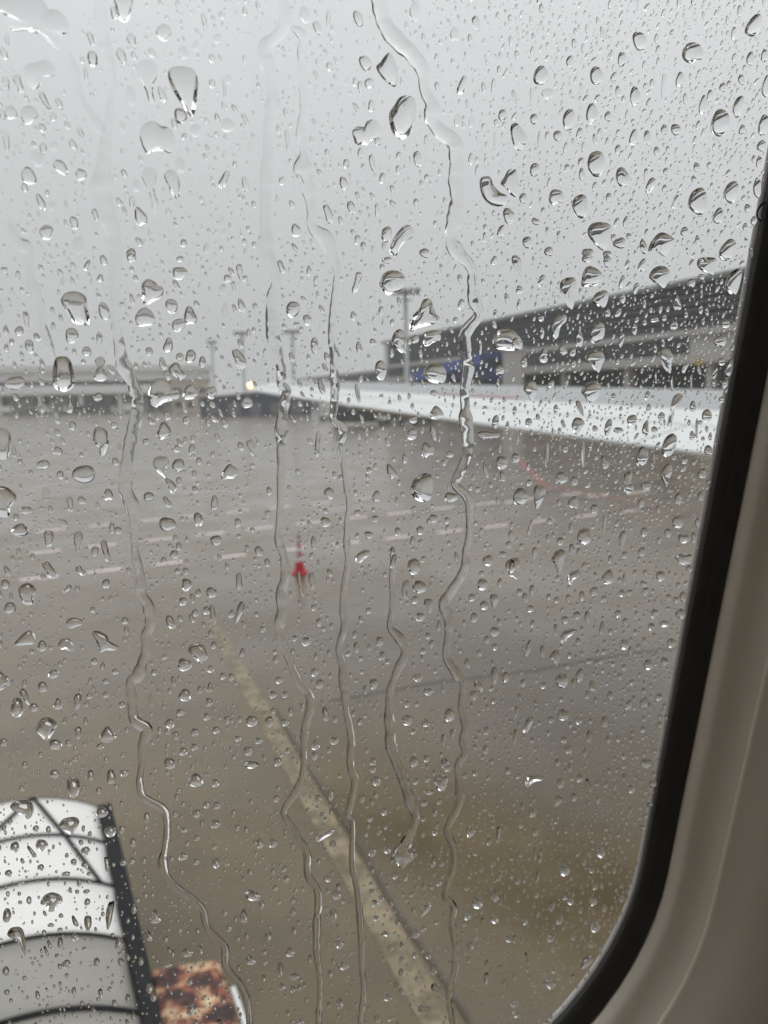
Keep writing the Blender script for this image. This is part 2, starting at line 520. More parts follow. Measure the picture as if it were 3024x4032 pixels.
pier = empty('concrete_pier', oriented(2022, 1500, 116), D2R(-20))
tag(pier, 'pale concrete pier standing between the blue bridge and the dark windows', 'pier')
MB().box((0, 0, 5.0), (2.9, 2.4, 10.0)).build('shaft', M['conc'], pier, bevel=.08)
MB().box((0, 0, 10.2), (3.4, 2.9, .4)).build('cap', M['white_wall'], pier)

ylw = empty('warning_sign', at_d(2338, 1478, 93), D2R(-20))
tag(ylw, 'small yellow sign hanging from the terminal ledge', 'sign')
ylw.location = TM @ Vector((72.0, 2.2, 7.0))
MB().box((0, 0, 0), (.9, .12, .9)).build('board', M['yellow'], ylw)
MB().box((0, 0, .55), (.08, .08, .5)).build('bracket', M['steel'], ylw)

# ------------------------------------------------------------------ light masts
def light_mast(u, vtop, d, label, arm, r):
    base = oriented(u, 1500, d)
    top = at_d(u, vtop, d).z
    o = empty('light_mast', base)
    tag(o, label, 'light mast', 'floodlight masts on the apron')
    MB().lathe([(r * 1.5, 0), (r * 1.45, .8), (r, .9), (r * .72, top)], 14).build('pole', M['steel'], o, smooth=True)
    MB().lathe([(r * 2.2, 0), (r * 2.2, .35)], 14).build('footing', M['conc'], o)
    MB().box((0, 0, top + .1), (arm, .5, .35)).build('crossarm', M['steel'], o)
    n = 5
    for k in range(n):
        x = -arm / 2 + arm * (k + .5) / n
        MB().box((x, -.45, top + .55), (arm / n * .75, .45, .55)).build('floodlight', M['veh_grey'], o)
    MB().box((0, .1, top - .9), (arm * .45, .8, .12)).build('platform', M['steel'], o)
    return o
light_mast(1602, 1158, 121, 'tall floodlight mast in front of the dark terminal, nearest and tallest of four', 4.6, .42)
light_mast(1158, 1312, 200, 'floodlight mast rising behind the wing, second tallest of four', 4.4, .52)
light_mast(962, 1318, 215, 'floodlight mast left of the wing tip, with a wide crossarm', 4.6, .46)
light_mast(842, 1352, 260, 'faint hazy floodlight mast, leftmost and farthest of four', 3.4, .5)

# ------------------------------------------------------------------ low terminal on the far left, other far buildings
lt = empty('low_terminal', oriented(270, 1500, 272), D2R(20)); lt.scale = (1.95, 1.95, 1.95)
tag(lt, 'long low white building with banded facade at the far left', 'building')
L0, L1 = -75, 24
def lb(name, m, x0, x1, y0, y1, z0, z1, parent=None):
    return MB().box(((x0 + x1) / 2, (y0 + y1) / 2, (z0 + z1) / 2), (x1 - x0, y1 - y0, z1 - z0)).build(name, m, parent or lt)
lb('roof', M['white_wall'], L0, L1, -.6, 20, 6.9, 7.9)
lb('upper_wall', M['white_wall'], L0 + .3, L1 - .3, 0, 19, 5.3, 6.897)
lb('window_strip', M['glass_dark'], L0 + .4, L1 - .4, .3, 18.5, 4.6, 5.297)
lb('middle_wall', M['white_wall'], L0 + .3, L1 - .3, 0, 19, 3.3, 4.597)
lb('canopy', M['conc'], L0, L1, -3.0, 0.2, 3.0, 3.297)
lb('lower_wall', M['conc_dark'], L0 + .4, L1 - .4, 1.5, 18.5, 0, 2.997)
for k in range(16):
    lb('column', M['white_wall'], L0 + 2 + k * 6.2, L0 + 2.7 + k * 6.2, -2.6, -2.0, 0, 2.997)
for k in range(15):
    lb('shutter_door', M['white_wall'] if k % 3 else M['veh_grey'], L0 + 3.4 + k * 6.2, L0 + 7.2 + k * 6.2, 1.3, 1.497, 0, 2.5)

bb = empty('beige_building', oriented(745, 1500, 230), D2R(14))
tag(bb, 'pale beige block in the haze left of the wing tip', 'building')
MB().box((0, 4, 4.6), (10.5, 8, 9.2)).build('wall', M['beige'], bb)
MB().box((0, 4, 9.4), (11, 8.6, .4)).build('roof', M['conc'], bb)
for k in range(3):
    MB().box((-3.4 + k * 3.4, -.03, 6.2), (2.0, .1, 1.4)).build('window', M['glass_dark'], bb)
    MB().box((-3.4 + k * 3.4, -.03, 2.2), (2.0, .1, 1.8)).build('window', M['glass_dark'], bb)

nb = empty('navy_building', oriented(950, 1500, 168), D2R(8))
tag(nb, 'low dark navy building with rising roofline just beyond the wing tip', 'building')
MB().hexa([(-9, 0, 0), (15, 0, 0), (15, 9, 0), (-9, 9, 0), (-9, 0, 3.6), (15, 0, 5.4), (15, 9, 5.4), (-9, 9, 3.6)]).build('wall', M['navy'], nb)
MB().hexa([(-9.4, -.5, 3.6), (15.4, -.5, 5.45), (15.4, 9.5, 5.45), (-9.4, 9.5, 3.6), (-9.4, -.5, 4.1), (15.4, -.5, 5.95), (15.4, 9.5, 5.95), (-9.4, 9.5, 4.1)]).build('roof', M['louvre'], nb)
for k in range(5):
    MB().box((-6.5 + k * 4.6, -.04, 1.5), (2.6, .1, 2.4)).build('door', M['veh_grey'], nb)

# ------------------------------------------------------------------ ground vehicles and equipment
def wheels(o, xs, y, r, w=.24):
    for x in xs:
        for s in (-1, 1):
            t = MB().lathe([(r * .6, -w / 2), (r, -w / 2 + .03), (r, w / 2 - .03), (r * .6, w / 2)], 14, (x, s * y, r), 'Y').build('wheel', M['tyre'], o)
            MB().lathe([(r * .5, -.01), (r * .5, .01)], 10, (x, s * (y + w / 2 + .012), r), 'Y').build('hub', M['steel'], t)

def truck(u, v, d_or_none, rz, label, body, length=5.2, box=True, group=None, cargo=None):
    p = at_z(u, v, 0)
    o = empty('service_truck', p, rz)
    tag(o, label, 'truck', group)
    L = length
    MB().box((0, 0, .62), (L, 1.75, .25)).build('chassis', M['dark_metal'], o)
    cabm = MB().hexa([(L / 2 - 1.5, -.9, .7), (L / 2, -.9, .7), (L / 2, .9, .7), (L / 2 - 1.5, .9, .7),
                      (L / 2 - 1.5, -.85, 2.2), (L / 2 - .35, -.85, 2.2), (L / 2 - .35, .85, 2.2), (L / 2 - 1.5, .85, 2.2)]).build('cab', body, o, bevel=.06)
    MB().box((L / 2 - .85, 0, 1.75), (.8, 1.83, .55)).build('side_window', M['glass_dark'], cabm)
    if box:
        MB().box((-.85, 0, 1.75), (L - 1.9, 1.95, 1.9)).build('cargo_box', cargo or body, o, bevel=.05)
    else:
        MB().box((-.85, 0, .95), (L - 1.9, 1.95, .3)).build('flatbed', M['veh_grey'], o)
    wheels(o, (-L / 2 + 1.0, L / 2 - .9), .85, .4)
    return o

def cart(u, v, rz, label, m, group):
    p = at_z(u, v, 0)
    o = empty('baggage_cart', p, rz)
    tag(o, label, 'cart', group)
    MB().box((0, 0, .5), (2.6, 1.5, .15)).build('deck', M['dark_metal'], o)
    MB().box((0, 0, 1.12), (2.3, 1.35, 1.05)).build('container', m, o, bevel=.04)
    MB().box((0, 0, 1.8), (2.6, 1.5, .08)).build('cover', M['veh_grey'], o)
    for sx in (-1.2, 1.2):
        MB().box((sx, 0, 1.2), (.08, 1.4, 1.3)).build('end_frame', M['steel'], o)
    wheels(o, (-.9, .9), .6, .25, .16)
    return o

truck(1420, 1676, None, D2R(8), 'large box truck with dark body and white cab beyond the wing', M['veh_white'], 7.4, True, None, M['veh_dark'])
truck(1325, 1646, None, D2R(4), 'smaller white box truck left of the large dark one beneath the wing', M['veh_white'], 6.0)
gse = 'ground carts parked beyond the wing'
cart(1555, 1668, D2R(10), 'grey baggage cart right of the large box truck beneath the wing', M['veh_grey'], gse)
cart(1608, 1672, D2R(12), 'brown baggage cart, second right of the large box truck', M['veh_brown'], gse)
cart(1665, 1668, D2R(5), 'dark baggage cart, third right of the large box truck', M['navy'], gse)
cart(1290, 1655, D2R(-6), 'pale baggage cart just left of the large box truck', M['veh_white'], gse)
cart(1040, 1632, D2R(5), 'brown baggage cart below the wing tip', M['veh_brown'], gse)
cart(975, 1630, D2R(-3), 'brown baggage cart left of the one below the wing tip', M['veh_brown'], gse)
cart(1105, 1636, D2R(7), 'grey baggage cart right of the one below the wing tip', M['veh_grey'], gse)
far = 'vehicles parked along the low white building'
for k, (u, v, rz) in enumerate(((28, 1634, 92), (98, 1637, 20), (180, 1632, 25), (262, 1634, 95), (345, 1630, 18), (430, 1632, 24), (520, 1628, 15), (610, 1626, 20))):
    words = ('first', 'second', 'third', 'fourth', 'fifth', 'sixth', 'seventh', 'eighth')[k]
    truck(u, v, None, D2R(rz), words + ' from the left of the small trucks at the low white building', M['veh_white'] if k % 3 != 1 else M['veh_dark'], 4.6, k % 2 == 0, far)

# ------------------------------------------------------------------ traffic cone
cone_p = at_z(1181, 2256, 0)
cone = empty('traffic_cone', cone_p)
tag(cone, 'red and white banded traffic cone standing alone on the wet apron', 'traffic cone')
MB().box((0, 0, .02), (.34, .34, .04)).build('base', M['cone_red'], cone, bevel=.01)
H = .72
def cr(z): return .128 - (.128 - .028) * (z / H)
for nm, z0, z1, m in (('skirt', .04, .28, 'cone_red'), ('band', .28, .40, 'cone_white'), ('middle', .40, .49, 'cone_red'), ('band', .49, .59, 'cone_white'), ('tip', .59, H, 'cone_red')):
    g = .002 if nm == 'band' else 0
    MB().lathe([(cr(z0) + g, z0), (cr(z1) + g, z1)], 24).build(nm, M[m], cone, smooth=False)
MB().lathe([(.012, H), (.012, H + .12), (.035, H + .12), (.035, H + .16), (.008, H + .17)], 12).build('finial', M['dark_metal'], cone)

# ------------------------------------------------------------------ aircraft wing
def WL(X, L, z):
    """X forward along the fuselage, L out from the pane, z height"""
    return WR * X + NH * L + Vector((0, 0, z))
wing = empty('aircraft_wing', (0, 0, 0))
tag(wing, 'white and grey aircraft wing reaching out from the right to a lit tip', 'wing')
NS, NC = 14, 14
TE0, TE1, LE0, LE1 = (6.85, 2.0), (2.6, 15.0), (13.6, 2.0), (4.25, 15.0)
def wing_pt(s, c, side):
    """s 0 root .. 1 tip, c 0 trailing .. 1 leading, side 0 lower 1 upper"""
    te = Vector((TE0[0] + (TE1[0] - TE0[0]) * s, TE0[1] + (TE1[1] - TE0[1]) * s)); le = Vector((LE0[0] + (LE1[0] - LE0[0]) * s, LE0[1] + (LE1[1] - LE0[1]) * s))
    p = te.lerp(le, c)
    chord = (le - te).length
    zt = 3.05 + .92 * s + .17 * s * s
    camber = .072 * chord * math.sin(math.pi * min(1, c * 1.0)) * (1 - .2 * s)
    x = 1 - c
    th = .62 * chord * .12 * (1.45 * math.sqrt(max(x, 0)) - .62 * x - 1.75 * x * x + 1.42 * x ** 3 - .5 * x ** 4)
    th = max(th, .006) + .010
    rise = .050 * chord * c
    return WL(p.x, p.y, zt + camber * .55 + rise + (th if side else -th))
def wing_part(name, s0, s1, c0, c1, m, lift=0.0, thick=True, ns=NS, nc=NC):
    v, f = [], []
    def idx(side, i, j): return side * (ns + 1) * (nc + 1) + i * (nc + 1) + j
    for side in (0, 1):
        for i in range(ns + 1):
            for j in range(nc + 1):
                p = wing_pt(s0 + (s1 - s0) * i / ns, c0 + (c1 - c0) * j / nc, side)
                p.z += lift if side else 0.0
                v.append(p)
    for i in range(ns):
        for j in range(nc):
            f.append((idx(1, i, j), idx(1, i + 1, j), idx(1, i + 1, j + 1), idx(1, i, j + 1)))
            f.append((idx(0, i, j), idx(0, i, j + 1), idx(0, i + 1, j + 1), idx(0, i + 1, j)))
    for i in range(ns):
        for j in (0, nc):
            a = (idx(0, i, j), idx(0, i + 1, j), idx(1, i + 1, j), idx(1, i, j)); f.append(a if j == 0 else a[::-1])
    for j in range(nc):
        for i in (0, ns):
            a = (idx(0, i, j), idx(1, i, j), idx(1, i, j + 1), idx(0, i, j + 1)); f.append(a if i == 0 else a[::-1])
    return mesh_obj(name, v, f, m, wing, False)
wing_part('wing_box', 0, .985, .28, 1.0, M['wing_grey'])
for a, b in ((0, .30), (.302, .56), (.562, .80), (.802, .985)):
    wing_part('spoiler', a, b, .152, .278, M['wing_white'], .006)
for a, b in ((0, .36), (.362, .70), (.702, .985)):
    wing_part('flap', a, b, 0.0, .15, M['wing_white'])
wing_part('tip_cap', .986, 1.0, 0, 1.0, M['wing_white'], ns=2)
# red walkway mark on the upper skin
mv = [wing_pt(s, c, 1) + Vector((0, 0, .012)) for s, c in ((.58, .30), (.69, .30), (.60, .96), (.47, .96))]
mesh_obj('red_marking', mv, [(0, 1, 2, 3)], M['wing_red'], wing)
for s, ln in ((.16, 2.3), (.46, 1.7), (.74, 1.3)):
    a = wing_pt(s, .30, 0); b = wing_pt(s, -.10, 0)
    d = (b - a).normalized(); d.z = 0
    st = a - d * (ln * .5)
    v, f = [], []
    n, k = 10, 9
    for i in range(n + 1):
        t = i / n
        r = .17 * math.sin(math.pi * min(.999, max(.02, t)) ** .8) + .01
        ctr = st + d * (ln * 1.25 * t) + Vector((0, 0, -.09 + .03 * t))
        sd = Vector((-d.y, d.x, 0))
        for j in range(k):
            an = 2 * math.pi * j / k
            v.append(ctr + sd * r * .55 * math.cos(an) + Vector((0, 0, r * math.sin(an))))
    for i in range(n):
        for j in range(k):
            f.append((i * k + j, i * k + (j + 1) % k, (i + 1) * k + (j + 1) % k, (i + 1) * k + j))
    mesh_obj('flap_fairing', v, f, M['wing_white'], wing, True)
lp = wing_pt(1.0, .06, 1)
MB().lathe([(.01, -.055), (.045, -.035), (.06, 0), (.045, .035), (.01, .055)], 12, tuple(lp + Vector((0, 0, .06)))).build('tip_light', M['lamp'], wing, smooth=True)

# ------------------------------------------------------------------ white ribbed canopy below the window, rust-mottled block
cz0, arch = .80, .21
pn = at_z(583, 4032, cz0); pf = at_z(400, 3172, cz0)
ca = (pf - pn); ca.z = 0; clen = ca.length; ca.normalize()
cw = Vector((ca.y, -ca.x, 0))                                          # to the right
CW = 1.42
can = empty('ribbed_canopy', (*(pn - cw * CW / 2).xy, 0), 0)
can.matrix_world = Matrix((cw, ca, Vector((0, 0, 1)))).transposed().to_4x4()
can.matrix_world.translation = Vector((*(pn - cw * CW / 2).xy, 0))
tag(can, 'white ribbed canopy with black seams and a dark right edge, below the window', 'canopy')
def arc(s, lift=0.0):
    """s -1..1 across the hood"""
    return (s * (CW / 2 - .03), cz0 + arch * (1 - abs(s) ** 2.2) + lift)
def tpos(u, v): return (at_z(u, v, cz0 + .02) - pn).dot(ca)
hoops = [-.75, -.32] + [tpos(*(p[0] * .6076, 3024 + p[1] * .6076)) for p in ((905, 1570), (822, 1095), (752, 748), (702, 466))] + [clen]
hoops = sorted(hoops)
for a, b in zip(hoops[:-1], hoops[1:]):
    v, f = [], []
    n = 20
    for t in range(5):
        for k in range(n + 1):
            x, z = arc(-1 + 2 * k / n, -.014 * math.sin(math.pi * t / 4) )
            v.append((x, a + .012 + (b - a - .024) * t / 4, z))
    for t in range(4):
        for k in range(n):
            f.append((t * (n + 1) + k, t * (n + 1) + k + 1, (t + 1) * (n + 1) + k + 1, (t + 1) * (n + 1) + k))
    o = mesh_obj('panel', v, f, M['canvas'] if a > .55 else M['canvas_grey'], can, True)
    md = o.modifiers.new('thick', 'SOLIDIFY'); md.thickness = .006
def rib_tube(name, pts, r, m, parent, n=6):
    v, f = [], []
    for i, p in enumerate(pts):
        t = (Vector(pts[min(i + 1, len(pts) - 1)]) - Vector(pts[max(i - 1, 0)])).normalized()
        a = t.cross(Vector((0, 1, .01)) if abs(t.y) < .9 else Vector((0, 0, 1))).normalized(); b = t.cross(a)
        for k in range(n):
            an = 2 * math.pi * k / n
            v.append(Vector(p) + a * r * math.cos(an) + b * r * math.sin(an))
    for i in range(len(pts) - 1):
        for k in range(n):
            f.append((i * n + k, i * n + (k + 1) % n, (i + 1) * n + (k + 1) % n, (i + 1) * n + k))
    return mesh_obj(name, v, f, m, parent, True)
for h in hoops[:-1]:
    rib_tube('rib', [(arc(-1 + 2 * k / 20)[0], h, arc(-1 + 2 * k / 20)[1] + .004) for k in range(21)], .014 if h > .5 else .017, M['rubber'], can)
rib_tube('rib', [(arc(-1 + 2 * k / 20)[0], clen, arc(-1 + 2 * k / 20)[1] - .004) for k in range(21)], .008, M['rubber'], can)
for sgn in (1, -1):
    pts = []
    for k in range(13):
        t = k / 12
        s = .34 + t * (.55 if sgn > 0 else -1.0)
        pts.append((arc(s)[0], clen + (hoops[-3] - clen) * t, arc(s)[1] + .008))
    rib_tube('diagonal_seam', pts, .013, M['rubber'], can)
for sgn in (-1, 1):
    MB().box((sgn * (CW / 2 + .02), (hoops[0] + clen) / 2 - .02, cz0 - .10), (.10, clen - hoops[0] + .02, .24)).build('side_rail', M['rubber'], can, bevel=.012)
MB().box((0, (hoops[0] + clen) / 2, .42), (1.1, clen - hoops[0] - .4, .3)).build('bed', M['dark_metal'], can)
for y in (hoops[0] + .5, clen - .5):
    for s in (-1, 1):
        MB().lathe([(.12, -.08), (.22, -.07), (.22, .07), (.12, .08)], 16, (s * .55, y, .22), 'X').build('wheel', M['tyre'], can)

rz_top = .62
q = [at_z(x * .6076, 3024 + y * .6076, rz_top) for x, y in ((965, 1300), (1415, 1225), (1590, 1760), (1010, 1760))]
blk = empty('mottled_block', (*(sum(q, Vector()) / 4).xy, 0))
tag(blk, 'rust-mottled brown and cream block beside the dark edge of the white canopy', 'block')
c0 = Vector((*(sum(q, Vector()) / 4).xy, 0))
fr_, fl_, nr_, nl_ = q[1] - c0, q[0] - c0, q[2] - c0, q[3] - c0
MB().hexa([(nl_.x, nl_.y, .18), (nr_.x, nr_.y, .18), (fr_.x, fr_.y, .18), (fl_.x, fl_.y, .18), (nl_.x, nl_.y, rz_top), (nr_.x, nr_.y, rz_top), (fr_.x, fr_.y, rz_top), (fl_.x, fl_.y, rz_top)]).build('body', M['rust'], blk, bevel=.03)
MB().hexa([(nl_.x * .85, nl_.y * .85, 0), (nr_.x * .85, nr_.y * .85, 0), (fr_.x * .85, fr_.y * .85, 0), (fl_.x * .85, fl_.y * .85, 0), (nl_.x * .85, nl_.y * .85, .18), (nr_.x * .85, nr_.y * .85, .18), (fr_.x * .85, fr_.y * .85, .18), (fl_.x * .85, fl_.y * .85, .18)]).build('plinth', M['rubber'], blk)
e0, e1 = fr_.lerp(nr_, .38), fr_.lerp(nr_, .98)
rib_tube('white_edge_strip', [(p.x + .03, p.y, rz_top - .02) for p in (e0, e0.lerp(e1, .5), e1)], .018, M['cone_white'], blk)

# ------------------------------------------------------------------ aircraft window and cabin
def outline(o=0.0, n=15):
    """rounded window outline grown by o, counter-clockwise, pane metres"""
    x0, x1, y0, y1, r = -.122 - o, .1112 + o, -.248 - o, .205 + o, .098 + o
    pts = []
    for cx, cy, a0 in ((x1 - r, y1 - r, 0), (x0 + r, y1 - r, 90), (x0 + r, y0 + r, 180), (x1 - r, y0 + r, 270)):
        for k in range(n + 1):
            a = D2R(a0 + 90 * k / n)
            pts.append((cx + r * math.cos(a), cy + r * math.sin(a)))
    return pts
def loft(name, rings, m, parent, smooth=True, flip=False):
    """rings of (grow, depth into the cabin)"""
    v, f = [], []
    n = len(outline())
    for o, d in rings:
        v += [Vector((x, y, d)) for x, y in outline(o)]
    for j in range(len(rings) - 1):
        for k in range(n):
            a = (j * n + k, j * n + (k + 1) % n, (j + 1) * n + (k + 1) % n, (j + 1) * n + k)
            f.append(a[::-1] if flip else a)
    return mesh_obj(name, v, f, m, parent, smooth)
win = empty('aircraft_window'); win.matrix_world = WM
tag(win, 'aircraft cabin window with black gasket and cream surround', 'window')
po = outline(.0015)
mesh_obj('pane', [(x, y, 0) for x, y in po], [tuple(range(len(po)))], M['pane'], win)
loft('gasket', [(.0022, -.0012), (.0000, -.0006), (.0003, .0010), (.0018, .0032), (.0023, .0038), (.0026, .0038), (.0044, .0060), (.0053, .0067), (.0066, .0064), (.0076, .0040)], M['gasket'], win)
loft('surround', [(.0062, .0055), (.0059, .0066), (.0058, .0080), (.0058, .0102), (.0060, .0116), (.0066, .0128), (.0076, .0139), (.0089, .0150), (.0101, .0164), (.0111, .0182), (.0119, .0204), (.0125, .0228)], M['trim'], win)
loft('surround_rim', [(.0129, .0222), (.0120, .0227), (.0117, .0233), (.0117, .0240), (.0121, .0246), (.0140, .0270), (.0160, .0310), (.0190, .0360), (.0245, .0415), (.0340, .0458), (.0460, .0478), (.0600, .0482)], M['trim'], win)
loft('outer_reveal', [(.0030, -.0010), (.0004, -.0012), (.0000, -.0022), (.0001, -.0030), (.0008, -.0038), (.0025, -.0042)], M['skin'], win)

def ring_to_rect(name, o, d, half, m, parent):
    """sheet at depth d from the window outline out to a rectangle"""
    ol = outline(o); n = len(ol)
    v = [(x, y, d) for x, y in ol]
    for x, y in ol:
        L = max(abs(x) / half[0], abs(y) / half[1]); v.append((x / L, y / L, d))
    f = [(k, (k + 1) % n, n + (k + 1) % n, n + k) for k in range(n)]
    return mesh_obj(name, v, f, m, parent)
hx, hy, depth = 1.5, 1.15, 2.6
cabin = empty('cabin'); cabin.matrix_world = WM
cabin['kind'] = 'structure'
ring_to_rect('side_wall', .0598, .0482, (hx, hy), M['cabin'], cabin)
ring_to_rect('fuselage_skin', .0025, -.0042, (hx, hy), M['skin'], cabin)
def plate(name, x0, x1, y0, y1, z0, z1, m=None):
    return MB().box(((x0 + x1) / 2, (y0 + y1) / 2, -(z0 + z1) / 2), (x1 - x0, y1 - y0, z1 - z0)).build(name, m or M['cabin'], cabin)
plate('ceiling', -hx, hx, hy, hy + .06, -depth - .05, .009)
plate('floor', -hx, hx, -hy - .06, -hy, -depth - .05, .009)
plate('bulkhead', hx, hx + .06, -hy - .06, hy + .06, -depth - .05, .009)
plate('bulkhead', -hx - .06, -hx, -hy - .06, hy + .06, -depth - .05, .009)
# unseen far wall; its three openings are oversized to light the window trim
ys = (-.85, .8)
xs = [-hx, -1.42, -.52, -.46, .46, .52, 1.42, hx]
plate('far_wall', -hx, hx, -hy, ys[0], -depth - .05, -depth)
plate('far_wall', -hx, hx, ys[1], hy, -depth - .05, -depth)
for k in range(0, 8, 2):
    plate('far_wall', xs[k], xs[k + 1], ys[0], ys[1], -depth - .05, -depth)
# rest of the hull, fore and aft of this cabin bay and below it
hull = empty('aircraft_fuselage'); hull.matrix_world = WM
tag(hull, 'white aircraft fuselage around the cabin window', 'fuselage')
for x0, x1 in ((hx + .07, 14.0), (-12.0, -hx - .07)):
    MB().box(((x0 + x1) / 2, -.3, 1.35), (x1 - x0, 3.0, 2.72)).build('hull_section', M['skin'], hull, bevel=.5)
MB().box((0, -hy - .42, 1.35), (2 * hx + .1, .66, 2.5)).build('belly', M['skin'], hull, bevel=.2)

# ------------------------------------------------------------------ rain on the outside of the pane
SC = 1008.0 / 1659.0
TILE = {}
for j in range(4):
    for i in range(3): TILE['%d%d' % (i, j)] = (i * 1008.0, j * 1008.0)
def tl_px(t, x, y):
    o = TILE[t]; return (o[0] + x * SC, o[1] + y * SC)

